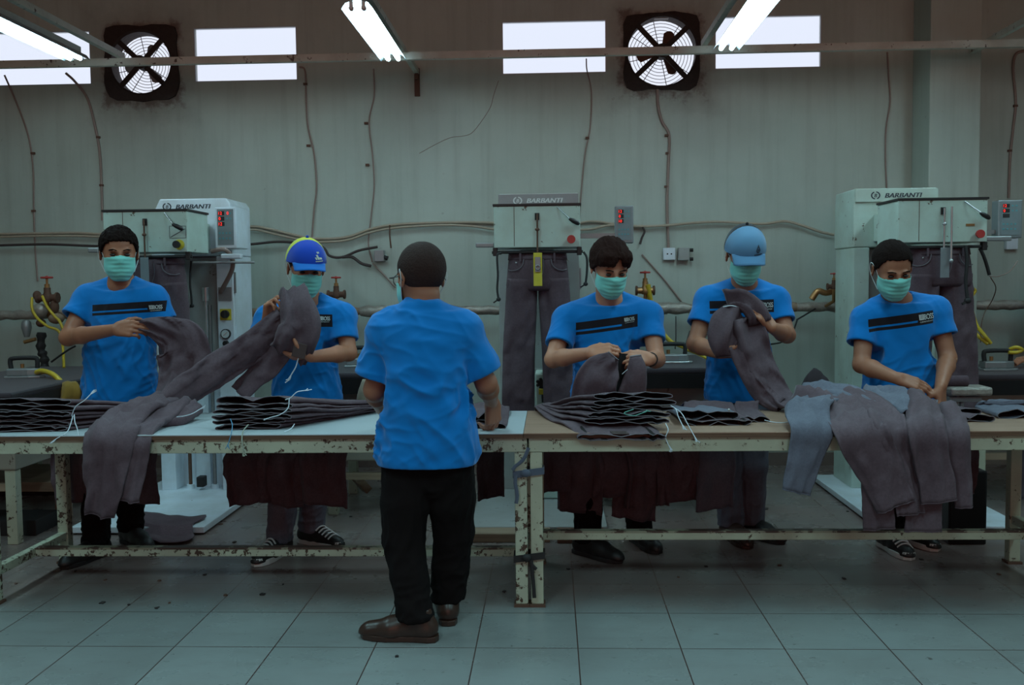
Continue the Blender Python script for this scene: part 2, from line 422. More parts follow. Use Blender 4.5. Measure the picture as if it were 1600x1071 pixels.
# ------------------------------------------------------------------ exhaust fans
def fan(x, z, r, label, rot):
    f = thing('exhaust_fan', label, 'exhaust fan', (x, WALL_Y, z - .31), group='exhaust fans in the back wall')
    n = 40; S = .285; R = r; mb = MB(); y0, y1 = WALL_Y - .035, WALL_Y + .03
    def sq(a):
        c, s_ = math.cos(a), math.sin(a); k = S / (abs(c) ** 8 + abs(s_) ** 8) ** .125; return c * k, s_ * k
    vs_ = []
    for i in range(n):
        a = 2 * PI * i / n; q = sq(a); j = 1 + .02 * math.sin(5 * a + x) + .015 * math.sin(11 * a)
        for (rx, rz, y) in ((R * math.cos(a), R * math.sin(a), y1 + .08), (R * math.cos(a), R * math.sin(a), y0 + .01), (R * 1.07 * math.cos(a), R * 1.07 * math.sin(a), y0), (q[0] * j, q[1] * j, y0 + .012), (q[0] * j, q[1] * j, y1)):
            vs_.append((x + rx, y, z + rz))
    mb.add(vs_, [(i * 5 + k, ((i + 1) % n) * 5 + k, ((i + 1) % n) * 5 + k + 1, i * 5 + k + 1) for i in range(n) for k in range(4)])
    obj('fan_frame', mb, M['fan'], f)
    g = MB()
    for k in range(8): g.ring((x, WALL_Y + .10, z), (0, 1, 0), R * (.22 + .1 * k), .0022, 36, 4)
    for k in range(8):
        a = PI * k / 4 + .2; g.tube([(x + R * .1 * math.cos(a), WALL_Y + .10, z + R * .1 * math.sin(a)), (x + R * math.cos(a), WALL_Y + .10, z + R * math.sin(a))], .003, 5)
    obj('wire_guard', g, M['rust'], f)
    for k in range(4):
        a = PI / 4 + PI / 2 * k + rot
        obj('strut', MB().beam((x + .05 * math.cos(a), WALL_Y - .01, z + .05 * math.sin(a)), (x + R * 1.05 * math.cos(a), WALL_Y - .01, z + R * 1.05 * math.sin(a)), .012, .038, up=(math.sin(a), 0, -math.cos(a))), M['fan'], f)
    obj('motor', MB().cyl((x, WALL_Y - .05, z), (x, WALL_Y + .05, z), .052, 20).cyl((x, WALL_Y - .065, z), (x, WALL_Y - .05, z), .03, 16), M['fan'], f)
    for k in range(3):
        bl = MB(); a0 = 2 * PI * k / 3 + rot + .9; pts = []
        for j in range(7):
            a = a0 + .55 * j / 6; rr = R * (.62 + .1 * math.sin(PI * j / 6)); pts.append((a, rr, j / 6))
        P = []
        for a, rr, u in pts:
            P.append(V((x + .05 * math.cos(a), WALL_Y + .045 + .03 * u, z + .05 * math.sin(a)))); P.append(V((x + rr * math.cos(a), WALL_Y + .05 + .035 * u, z + rr * math.sin(a))))
        bl.add(P, [(2 * j, 2 * j + 1, 2 * j + 3, 2 * j + 2) for j in range(6)])
        obj('fan_blade', bl, M['steel'] if rot > 0 else M['rust'], f, solid=.003)
    return f
fan(fans[0][0], fans[0][1], fans[0][2], 'grimy square exhaust fan between the two left windows', .02)
fan(fans[1][0], fans[1][1], fans[1][2], 'grimy square exhaust fan between the two right windows', -.04)

# ------------------------------------------------------------------ rails and ceiling lamps
RY = 6.7; RZ = at(640, 88, Y=RY).z
struct_r = MB().bb(WX0, WX1, RY - .02, RY + .02, RZ - .025, RZ + .025)
obj('lamp_rail', struct_r, M['rail_paint'], label='long cream rail running across the hall in front of the back wall windows', cat='rail')
lamp_x = []
for (px, lab) in ((190, 'left'), (630, 'middle'), (1100, 'right'), (1556, 'far right')):
    py = 103 if px < 300 else (88 if px < 800 else (80 if px < 1300 else 70))
    lamp_x.append(at(px, py, Y=RY).x)
for i, (x, lab) in enumerate(zip(lamp_x, ('cream rail carrying the leftmost ceiling lamp', 'cream rail carrying the middle ceiling lamp, bracketed to the wall', 'cream rail carrying the lamp beside the right exhaust fan', 'cream rail reaching the wall pier at far right'))):
    r = MB().bb(x - .018, x + .018, -6.0, RY + .02, RZ + .025, RZ + .065)
    if i in (1, 3): r.bb(x - .018, x + .018, RY + .02, WALL_Y if i == 1 else pier_front, RZ + .025, RZ + .06)
    ro = obj('lamp_rail', r, M['rail_paint'], label=lab, cat='rail', group='rails that carry the lamps')
    if i == 1: obj('wall_bracket', MB().bb(x - .02, x + .02, WALL_Y - .02, WALL_Y - .001, RZ - .14, RZ + .07).bb(x - .012, x + .012, WALL_Y - .05, WALL_Y - .02, RZ - .02, RZ + .025), M['rust'], ro)
def lamp(x, y0, y1, label, dx=.0):
    t = thing('ceiling_lamp', label, 'ceiling lamp', (x + dx, (y0 + y1) / 2, RZ - .10), group='twin tube lamps under the rails')
    X = x + dx; z = RZ - .02
    h = MB().bb(X - .028, X + .028, y0, y1, z, z + .045); obj('housing', h, M['lampbody'], t, bevel=.004)
    w = MB(); P = []
    for yy in (y0, y1):
        for (a, b) in ((-.088, -.045), (-.062, -.012), (-.025, 0), (.025, 0), (.062, -.012), (.088, -.045)): P.append((X + a, yy, z + b))
    w.add(P, [(k, k + 1, k + 7, k + 6) for k in range(5)]); obj('reflector', w, M['reflector'], t, solid=.002)
    for s in (-1, 1):
        tb = MB().cyl((X + s * .034, y0 + .03, z - .038), (X + s * .034, y1 - .03, z - .038), .0135, 14)
        tu = obj('lamp_tube', tb, M['tube'], t)
        obj('tube_cap', MB().cyl((X + s * .034, y0 + .012, z - .038), (X + s * .034, y0 + .032, z - .038), .0145, 12).cyl((X + s * .034, y1 - .032, z - .038), (X + s * .034, y1 - .012, z - .038), .0145, 12), M['steel'], tu)
        for yy in (y0 + .015, y1 - .015): obj('lamp_holder', MB().box((X + s * .034, yy, z - .022), (.02, .012, .04)), M['lampbody'], t)
    return t
for x, dx, y1, lab in ((lamp_x[0], -.14, 6.35, 'twin tube ceiling lamp at the upper left corner'), (lamp_x[1], -.04, 6.55, 'twin tube ceiling lamp in the middle, pointing at the camera'), (lamp_x[2], .10, 6.45, 'twin tube ceiling lamp beside the right exhaust fan'), (lamp_x[3], 0, 6.1, 'twin tube ceiling lamp above the wall pier, outside the picture')):
    lamp(x, y1 - 1.25, y1, lab, dx)
# ------------------------------------------------------------------ the two work tables
M['worn'] = worn_metal('worn_paint_to_rust', (.30, .27, .19), (.075, .04, .03), .53, 9)
TF, TB_, TH = 4.15, 4.86, .775      # front edge, back edge, height of the top
def table(x0, x1, label, paint, top_mat, left_leg, right_leg, sz, sy, top_x):
    t = thing('work_table', label, 'table', ((x0 + x1) / 2, (TF + TB_) / 2, 0), group='long steel work tables')
    a = MB().bb(x0, x1, TF, TF + .035, TH - .085, TH - .022).bb(x0, x1, TB_ - .035, TB_, TH - .085, TH - .022)
    a.bb(x0, x0 + .035, TF + .035, TB_ - .035, TH - .085, TH - .022).bb(x1 - .035, x1, TF + .035, TB_ - .035, TH - .085, TH - .022)
    obj('apron_frame', a, paint, t, bevel=.003)
    for x in (left_leg, right_leg):
        for y in (TF + .03, TB_ - .03):
            l = MB().bb(x - .027, x + .027, y - .027, y + .027, .012, TH - .086)
            lo = obj('leg', l, paint, t, bevel=.004)
            obj('foot_plate', MB().bb(x - .035, x + .035, y - .035, y + .035, 0, .012), M['rust'], lo)
        obj('cross_bar', MB().bb(x - .02, x + .02, TF + .057, TB_ - .057, sz - .02, sz + .02), paint, t, bevel=.003)
    obj('stretcher', MB().bb(left_leg + .02, right_leg - .02, sy - .02, sy + .02, sz - .02, sz + .022), paint, t, bevel=.003)
    obj('worn_top_edge', MB().bb(left_leg + .021, right_leg - .021, sy - .0215, sy + .0215, sz + .0145, sz + .0235), M['worn'], t)
    tp = MB().bb(top_x[0], top_x[1], TF - .015, TB_ + .01, TH - .004, TH)
    tp.mi = [0] * len(tp.f)
    obj('tabletop_surface', tp, top_mat, t)
    obj('plywood_board', MB().bb(top_x[0], top_x[1], TF - .014, TB_ + .009, TH - .022, TH - .0041), M['ply'], t)
    return t
XJ = at(827, 900, Y=TF).x
T1 = table(-2.60, XJ - .004, 'cream steel work table on the left with a white laminate top and chipped paint', M['frame_paint'], M['laminate'], -2.535, XJ - .033, .145, 4.52, (-2.62, XJ - .02))
T2 = table(XJ + .004, 2.45, 'cream steel work table on the right with a brown board top', M['frame_paint2'], M['board'], XJ + .035, 2.30, .225, 4.52, (XJ - .018, 2.47))
# ------------------------------------------------------------------ smooth solid modelling for bodies and clothes
class Field:
    def __init__(s, lo, hi, h):
        s.h = h; s.lo = np.array(lo, float); n = np.ceil((np.array(hi, float) - s.lo) / h).astype(int) + 1
        s.n = n; s.d = np.full(tuple(n), .2, np.float32)
    def _win(s, lo, hi, pad):
        a = np.clip(np.floor((np.array(lo) - pad - s.lo) / s.h).astype(int), 0, s.n); b = np.clip(np.ceil((np.array(hi) + pad - s.lo) / s.h).astype(int) + 1, 0, s.n)
        if (b <= a).any(): return None
        ax = [s.lo[i] + s.h * np.arange(a[i], b[i], dtype=np.float32) for i in range(3)]
        X, Y, Z = np.meshgrid(*ax, indexing='ij', sparse=True)
        return (slice(a[0], b[0]), slice(a[1], b[1]), slice(a[2], b[2])), X, Y, Z
    def _op(s, w, d, k, mode):
        if mode == 'add': e = s.d[w]; q = np.maximum(k - np.abs(e - d), 0) / k if k > 0 else 0; s.d[w] = np.minimum(e, d) - q * q * k * .25
        elif mode == 'sub':
            e = s.d[w]; d = -d; q = np.maximum(k - np.abs(e - d), 0) / k if k > 0 else 0; s.d[w] = np.maximum(e, d) + q * q * k * .25
    def cone(s, a, b, ra, rb, k=.02, mode='add'):
        a = np.array(a, float); b = np.array(b, float); r = max(ra, rb)
        w = s._win(np.minimum(a, b) - r, np.maximum(a, b) + r, k + 2 * s.h)
        if w is None: return s
        w, X, Y, Z = w; ab = b - a; L = max((ab ** 2).sum(), 1e-9)
        t = np.clip(((X - a[0]) * ab[0] + (Y - a[1]) * ab[1] + (Z - a[2]) * ab[2]) / L, 0, 1)
        d = np.sqrt((X - a[0] - t * ab[0]) ** 2 + (Y - a[1] - t * ab[1]) ** 2 + (Z - a[2] - t * ab[2]) ** 2) - (ra + (rb - ra) * t)
        s._op(w, d, k, mode); return s
    def chain(s, pts, rs, k=.02, mode='add'):
        for i in range(len(pts) - 1): s.cone(pts[i], pts[i + 1], rs[i], rs[i + 1], k, mode)
        return s
    def ell(s, c, r, R=None, k=.02, mode='add', clip=None):
        c = np.array(c, float); r = np.array(r, float); m = r.max()
        w = s._win(c - m, c + m, k + 2 * s.h)
        if w is None: return s
        w, X, Y, Z = w; R = np.eye(3) if R is None else np.array(R)
        x, y, z = X - c[0], Y - c[1], Z - c[2]
        q = [R[0, i] * x + R[1, i] * y + R[2, i] * z for i in range(3)]     # to the local frame
        k0 = np.sqrt((q[0] / r[0]) ** 2 + (q[1] / r[1]) ** 2 + (q[2] / r[2]) ** 2) + 1e-6
        k1 = np.sqrt((q[0] / r[0] ** 2) ** 2 + (q[1] / r[1] ** 2) ** 2 + (q[2] / r[2] ** 2) ** 2) + 1e-6
        d = k0 * (k0 - 1) / k1
        if clip is not None: d = np.maximum(d, clip(*q))
        s._op(w, d, k, mode); return s
    def loft(s, rows, k=.02, mode='add', pw=2.4, grow=0):
        """rows = [(z, cx, cy, half width, half depth, yaw)] from low to high"""
        r = np.array(rows, float); r[:, 3:5] += grow
        lo = (r[:, 1].min() - r[:, 3].max(), r[:, 2].min() - r[:, 3].max(), r[0, 0]); hi = (r[:, 1].max() + r[:, 3].max(), r[:, 2].max() + r[:, 3].max(), r[-1, 0])
        w = s._win(lo, hi, k + 2 * s.h)
        if w is None: return s
        w, X, Y, Z = w; z = Z.ravel(); I = [np.interp(z, r[:, 0], r[:, i]).reshape(1, 1, -1) for i in range(1, 6)]
        c, sn = np.cos(I[4]), np.sin(I[4]); x = (X - I[0]) * c + (Y - I[1]) * sn; y = -(X - I[0]) * sn + (Y - I[1]) * c
        rr = ((np.abs(x) / I[2]) ** pw + (np.abs(y) / I[3]) ** pw) ** (1 / pw)
        d = (rr - 1) * np.minimum(I[2], I[3]) * .9
        d = np.maximum(d, np.maximum(r[0, 0] - Z, Z - r[-1, 0])).astype(np.float32)
        s._op(w, d, k, mode); return s
    def cut(s, p, n, near=None, rad=None):
        """remove everything on the side of the plane the normal n points to (only within rad of near)"""
        p = np.array(p, float); n = np.array(n, float); n /= np.linalg.norm(n)
        if near is None: lo, hi = s.lo, s.lo + s.h * s.n
        else: lo, hi = np.array(near) - rad, np.array(near) + rad
        w, X, Y, Z = s._win(lo, hi, 0)
        d = (X - p[0]) * n[0] + (Y - p[1]) * n[1] + (Z - p[2]) * n[2]
        if near is not None:
            q = np.sqrt((X - near[0]) ** 2 + (Y - near[1]) ** 2 + (Z - near[2]) ** 2) - rad
            d = np.minimum(d, -q)
        s.d[w] = np.maximum(s.d[w], d); return s
    def mesh(s, relax=1):
        d = s.d; ins = d < 0; nx, ny, nz = d.shape
        c = [ins[i:nx - 1 + i, j:ny - 1 + j, k:nz - 1 + k] for i in (0, 1) for j in (0, 1) for k in (0, 1)]
        al = c[0].copy(); an = c[0].copy()
        for q in c[1:]: al &= q; an |= q
        act = an & ~al; I = np.argwhere(act); idx = np.full(act.shape, -1, np.int64); idx[act] = np.arange(len(I))
        P = np.zeros((len(I), 3)); N = np.zeros(len(I)); off = [(i, j, k) for i in (0, 1) for j in (0, 1) for k in (0, 1)]
        for a in range(8):
            for b in range(a + 1, 8):
                if sum(abs(off[a][m] - off[b][m]) for m in range(3)) != 1: continue
                A = I + off[a]; B = I + off[b]; da = d[A[:, 0], A[:, 1], A[:, 2]]; db = d[B[:, 0], B[:, 1], B[:, 2]]
                m = (da < 0) != (db < 0); t = np.where(m, da / np.where(m, da - db, 1), 0)[:, None]
                P += np.where(m[:, None], A + t * (B - A), 0); N += m
        P = P / N[:, None]; F = []
        for ax in range(3):
            u, v = (ax + 1) % 3, (ax + 2) % 3
            sl0 = [slice(None)] * 3; sl1 = [slice(None)] * 3; sl0[ax] = slice(0, -1); sl1[ax] = slice(1, None)
            a_, b_ = ins[tuple(sl0)], ins[tuple(sl1)]; E = np.argwhere(a_ != b_)
            E = E[(E[:, u] > 0) & (E[:, v] > 0) & (E[:, u] < d.shape[u] - 1) & (E[:, v] < d.shape[v] - 1)]
            if not len(E): continue
            fl = ins[E[:, 0], E[:, 1], E[:, 2]]; q = []
            for du, dv in ((-1, -1), (0, -1), (0, 0), (-1, 0)):
                G = E.copy(); G[:, u] += du; G[:, v] += dv; q.append(idx[G[:, 0], G[:, 1], G[:, 2]])
            q = np.stack(q, 1); q[~fl] = q[~fl][:, ::-1]; F.append(q)
        F = np.concatenate(F); v = P * s.h + s.lo
        for _ in range(relax): v = laplace(v, F, .5)
        return v, F
def laplace(v, F, a):
    S = np.zeros_like(v); n = np.zeros(len(v))
    for i in range(4):
        for j in ((i + 1) % 4, (i + 3) % 4):
            for c in range(3): S[:, c] += np.bincount(F[:, i], v[F[:, j], c], len(v))
            n += np.bincount(F[:, i], minlength=len(v))
    return v + a * (S / np.maximum(n, 1)[:, None] - v)
def normals(v, F):
    fn = np.cross(v[F[:, 2]] - v[F[:, 0]], v[F[:, 3]] - v[F[:, 1]]); N = np.zeros_like(v)
    for i in range(4):
        for c in range(3): N[:, c] += np.bincount(F[:, i], fn[:, c], len(v))
    return N / np.maximum(np.linalg.norm(N, axis=1), 1e-12)[:, None]
_H = np.random.RandomState(3).rand(32768)
def vnoise(p):
    p = np.asarray(p, float); i = np.floor(p).astype(np.int64); f = p - i; f = f * f * (3 - 2 * f); r = 0
    for a in (0, 1):
        for b in (0, 1):
            for c in (0, 1):
                h = _H[((i[:, 0] + a) * 7919 + (i[:, 1] + b) * 104729 + (i[:, 2] + c) * 1299709) & 32767]
                r = r + h * (f[:, 0] if a else 1 - f[:, 0]) * (f[:, 1] if b else 1 - f[:, 1]) * (f[:, 2] if c else 1 - f[:, 2])
    return r
def ridged(p): return 1 - np.abs(2 * vnoise(p) - 1)
def folds(v, seed, amp, L=.11, W=.028, d=(0, 0, 1)):
    """cloth folds running along direction d: L long, W wide; returns the offset along the normal"""
    d = np.array(d, float); d /= np.linalg.norm(d); w = np.stack([vnoise(v * 7 + seed + i * 31) - .5 for i in range(3)], 1) * .05
    q = v + w; t = (q @ d)[:, None] * d; p = (q - t) / W + t / L
    a = ridged(p + seed); b = vnoise(v * 5 + seed * 3)
    return amp * (a ** 2 - .35) * np.clip(b * 2 - .45, 0, 1)
# ------------------------------------------------------------------ people
def skin_mat(name, c):
    c = (c[0] * 1.10, c[1] * .76, c[2] * .68)
    t = NT(name); f = t.noise(14, 3)
    t.set(Base_Color=t.mix(f, tuple(x * .85 for x in c), tuple(x * 1.12 for x in c)), Roughness=.5)
    t.b.inputs['Subsurface Weight'].default_value = .08; t.b.inputs['Subsurface Radius'].default_value = (.02, .008, .004); t.b.inputs['Specular IOR Level'].default_value = .35
    t.bump(t.noise(120, 3), .08, .002); return t.m
def cloth_mat(name, c, var=.1, rough=.85, sheen=.2):
    t = NT(name); f = t.noise(6, 4); t.set(Base_Color=t.mix(f, tuple(x * (1 - var) for x in c), tuple(x * (1 + var) for x in c)), Roughness=rough)
    t.b.inputs['Sheen Weight'].default_value = sheen; t.b.inputs['Specular IOR Level'].default_value = .15; t.bump(t.noise(220, 2), .2, .001); return t.m
BLUE = (.002, .165, .50)
M['shirt'] = cloth_mat('blue_jersey', BLUE, .06)
M['trouser_black'] = cloth_mat('black_cloth', (.0075, .0045, .0045), .2, .95, 0)
M['hair'] = flat('black_hair', (.012, .006, .005), .85, spec=.08, var=.5, scale=90, bump=.5)
M['hair_brown'] = flat('dark_brown_hair', (.024, .009, .007), .85, spec=.08, var=.5, scale=90, bump=.5)
M['hair_buzz'] = flat('cropped_hair', (.040, .020, .017), .8, spec=.15, var=.4, scale=130, bump=.6)
M['eye'] = flat('dark_eye', (.03, .018, .014), .25)
M['mask'] = cloth_mat('mint_mask', (.22, .60, .53), .05, .8)
M['elastic'] = flat('white_elastic', (.62, .66, .66), .7)
M['leather'] = flat('brown_leather', (.045, .020, .014), .32, var=.3, scale=12)
M['shoe_black'] = flat('black_shoe', (.014, .010, .010), .5)
M['sole_white'] = flat('white_sole', (.62, .62, .60), .6)
M['lace'] = flat('white_lace', (.68, .68, .68), .7)

def striped_shirt(name, x0, x1, zl, zr, th, y_front):
    """blue jersey with a wide and a thin black stripe printed across the chest (object space)"""
    t = NT(name); X, Y, Z = t.sep()
    f = t.noise(6, 4); base = t.mix(f, tuple(x * .94 for x in BLUE), tuple(x * 1.06 for x in BLUE))
    k = (zr - zl) / (x1 - x0)
    z = t.math('SUBTRACT', Z, t.math('MULTIPLY', t.math('SUBTRACT', X, x0), k))
    def band(a, b): return t.math('MULTIPLY', t.math('GREATER_THAN', z, b), t.math('LESS_THAN', z, a))
    top = zl
    wide = band(top, top - th); thin = band(top - th * 1.25, top - th * 1.66)
    tail = t.math('MULTIPLY', band(top, top - th * 1.66), t.math('GREATER_THAN', X, x1 - .085))
    m = t.math('MAXIMUM', t.math('MAXIMUM', wide, thin), tail)
    m = t.math('MULTIPLY', m, t.math('MULTIPLY', t.math('GREATER_THAN', X, x0), t.math('LESS_THAN', X, x1)))
    m = t.math('MULTIPLY', m, t.math('LESS_THAN', Y, y_front))
    t.set(Base_Color=t.mix(m, base, (.013, .008, .012)), Roughness=.85)
    t.b.inputs['Sheen Weight'].default_value = .2; t.b.inputs['Specular IOR Level'].default_value = .15; t.bump(t.noise(220, 2), .2, .001); return t.m

def rot_axis(v, ax, deg): return Matrix.Rotation(math.radians(deg), 3, V(ax)) @ V(v)
def hand(F, wrist, d, n, side, curls=(25, 30, 35, 40), thumb=(35, 20), s=1.12, spread=4):
    """palm, four jointed fingers and a thumb; d = wrist to knuckles, n = the way the palm faces, side = thumb side along n x d"""
    d = V(d).normalized(); n = V(n); n = (n - d * n.dot(d)).normalized(); t = n.cross(d).normalized() * side; w = V(wrist)
    L = .088 * s; base = w + d * .012 * s
    kn = [w + d * L * q[0] + t * q[1] * s for q in ((.98, .031), (1.02, .010), (.98, -.011), (.90, -.030))]
    for q, k in zip((.018, .006, -.006, -.018), kn): F.cone(base + t * q * s, k, .0155 * s, .0115 * s, .012)
    F.cone(base + t * .02 * s - n * 0, w + d * .05 * s + t * .034 * s + n * .008 * s, .015 * s, .014 * s, .015)
    lens = ((.040, .024, .019), (.044, .028, .020), (.041, .026, .019), (.032, .019, .017)); rad = (.0092, .0094, .009, .0080)
    for i in range(4):
        p = kn[i]; a = 0; ax = t * side
        dd = rot_axis(d, n, (1.5 - i) * spread * -side) if True else d
        c = curls[i]; r = rad[i] * s
        for j, l in enumerate(lens[i]):
            a += c * (.8 if j == 0 else 1.1 if j == 1 else .7)
            q = V(dd) * math.cos(math.radians(a)) + n * math.sin(math.radians(a)); e = p + q * l * s
            F.cone(p, e, r * (1 - .06 * j), r * (.94 - .08 * j), .003); p = e
    p = w + d * .026 * s + t * .026 * s + n * .004 * s
    q = (d * .62 + t * .78 + n * .2).normalized()
    for j, l in enumerate((.036, .030, .024)):
        q = (q + n * math.sin(math.radians(thumb[0])) * .45 - t * math.sin(math.radians(thumb[1])) * (.55 if j else 0)).normalized()
        e = p + q * l * s; F.cone(p, e, (.0145, .0115, .0100)[j] * s, (.0115, .0100, .0082)[j] * s, .004 if j else .012); p = e

class Head:
    def __init__(s, c, yaw, pitch, roll, hs, facing=0):
        """yaw + = the face turns to the picture's right, pitch + = looks down; facing 0 towards the camera, 180 away"""
        s.c = V(c); s.s = hs
        s.R = (Matrix.Rotation(math.radians(facing + yaw), 3, 'Z') @ Matrix.Rotation(math.radians(roll), 3, 'Y') @ Matrix.Rotation(math.radians(pitch), 3, 'X'))
    def p(s, x, y, z): return s.c + s.R @ (V((x, y, z)) * s.s)
    def ell(s, F, c, r, k=.02, mode='add', tilt=None, clip=None):
        R = s.R if tilt is None else s.R @ tilt
        F.ell(s.p(*c), [q * s.s for q in r], R, k * s.s, mode, clip)
    def cone(s, F, a, b, ra, rb, k=.01, mode='add'): F.cone(s.p(*a), s.p(*b), ra * s.s, rb * s.s, k * s.s, mode)
    def field(s, r=.20, h=.0042):
        return Field([q - r for q in s.c], [q + r for q in s.c], h)
    def to_local(s, v): return (np.asarray(v) - np.array(s.c)) @ np.array(s.R) / s.s
    def from_local(s, q): return np.asarray(q) * s.s @ np.array(s.R).T + np.array(s.c)

def head_shape(H, F):
    H.ell(F, (0, .012, .030), (.077, .097, .087), .02)
    H.ell(F, (0, -.028, -.040), (.059, .067, .073), .035)
    H.cone(F, (0, -.060, -.092), (0, -.055, -.085), .026, .028, .03)
    for q in (-1, 1):
        H.ell(F, (q * .036, -.062, -.025), (.022, .022, .02), .02)
        H.ell(F, (q * .031, -.098, .002), (.016, .011, .010), .012, 'sub')
        H.ell(F, (q * .030, -.086, .019), (.023, .009, .006), .010)
        t = Matrix.Rotation(q * .25, 3, 'Z')
        H.ell(F, (q * .080, .012, -.006), (.007, .018, .031), .005, tilt=t)
        H.ell(F, (q * .083, .008, -.004), (.005, .009, .017), .003, 'sub', tilt=t)
        H.cone(F, (q * .008, -.104, -.030), (q * .011, -.100, -.031), .007, .006, .006)
    H.cone(F, (0, -.092, .008), (0, -.110, -.024), .008, .0105, .014)
    H.ell(F, (0, -.092, -.055), (.024, .010, .006), .008); H.ell(F, (0, -.090, -.065), (.020, .010, .006), .008)

def make_hair(H, parent, style):
    F = H.field(); g = {'short': .009, 'buzz': .005, 'curtain': .016, 'under': .004, 'crop': .006}[style]
    H.ell(F, (0, .014, .032), (.077 + g, .097 + g, .088 + g * 1.1), .01)
    if style == 'curtain':
        for q in (-1, 1): H.ell(F, (q * .035, -.055, .070), (.045, .045, .036), .02)
    v, f = F.mesh(1); q = H.to_local(v); N = normals(v, f)
    # hairline: keep what lies above a line that runs over the forehead, in front of the ear and down to the nape
    front = {'short': .064, 'buzz': .060, 'curtain': .030, 'under': .02, 'crop': .070}[style]
    yl = [-.12, -.085, -.055, -.030, -.005, .02, .06, .12]
    zl = [front, front, front - .005, .020, -.010, .000, -.050, -.062]
    if style == 'buzz': zl[-3:] = [-.03, -.105, -.120]
    if style == 'curtain': zl = [.034, .034, .026, .008, -.012, -.005, -.050, -.062]
    line = np.interp(q[:, 1], yl, zl)
    if style == 'curtain':
        wdg = np.clip(1 - np.abs(q[:, 0] - .012) / .022, 0, 1) * (q[:, 1] < -.03); line = line + wdg * .045 + .010 * vnoise(v * 120) * (q[:, 1] < 0)
    elif style in ('short', 'crop'): line = line + .006 * vnoise(v * 130) - .010 * (np.abs(q[:, 0]) > .05) * (q[:, 1] < -.03)
    amp = {'short': .010, 'buzz': .0012, 'curtain': .008, 'under': .001, 'crop': .004}[style]
    fl = np.stack([q[:, 0] * 90, q[:, 1] * 30, q[:, 2] * 40], 1) if style != 'short' else np.stack([q[:, 0] * 70, q[:, 1] * 70, q[:, 2] * 50], 1)
    v = v + N * ((ridged(fl) - .5) * amp * np.clip((q[:, 2] + .02) / .06, .2, 1))[:, None]
    # below the line the shell dives inside the head
    dive = np.clip((line - q[:, 2]) / .006, 0, 1)
    v = v - N * (dive * (g + .016 + (.03 if style == 'curtain' else 0)))[:, None] * H.s
    keep = (dive[f] < .98).any(1); f = f[keep]
    u, inv = np.unique(f, return_inverse=True); v = v[u]; f = inv.reshape(f.shape)
    return obj('hair', (v, f), {'short': M['hair'], 'crop': M['hair'], 'buzz': M['hair_buzz'], 'curtain': M['hair_brown'], 'under': M['hair_buzz']}[style], parent)

def make_mask(H, parent):
    F = H.field(h=.0036)
    H.ell(F, (0, -.030, -.052), (.068, .082, .072), .01); H.ell(F, (0, -.096, -.022), (.020, .022, .020), .03); H.ell(F, (0, -.040, -.014), (.067, .070, .050), .01)
    H.cone(F, (0, -.062, -.095), (0, -.070, -.080), .033, .033, .03)
    v, f = F.mesh(2); q = H.to_local(v); N = normals(v, f)
    pl = np.sin((q[:, 2] + .1 * np.abs(q[:, 0])) * 330) * .0011 * np.clip((.06 - np.abs(q[:, 0])) / .03, 0, 1)
    v = v + N * (pl + .0030 * (ridged(q * 22) - .5))[:, None]
    top = .002 - .014 * (np.abs(q[:, 0]) / .06)
    keep_v = (q[:, 2] < top) & (q[:, 1] < -.018) & (q[:, 2] > -.122)
    f = f[keep_v[f].all(1)]; u, inv = np.unique(f, return_inverse=True); v = v[u]; f = inv.reshape(f.shape)
    mo = obj('face_mask', (v, f), M['mask'], parent, solid=.0016, label='mint green pleated face mask')
    for sx in (-1, 1):
        path = smooth_path([H.p(sx * .066, -.024, -.020), H.p(sx * .079, -.006, .018), H.p(sx * .088, .018, .028), H.p(sx * .090, .030, .0), H.p(sx * .083, .012, -.035), H.p(sx * .064, -.026, -.085)], 5)
        obj('ear_loop', MB().tube(path, .0017, 6), M['elastic'], mo)
    return mo

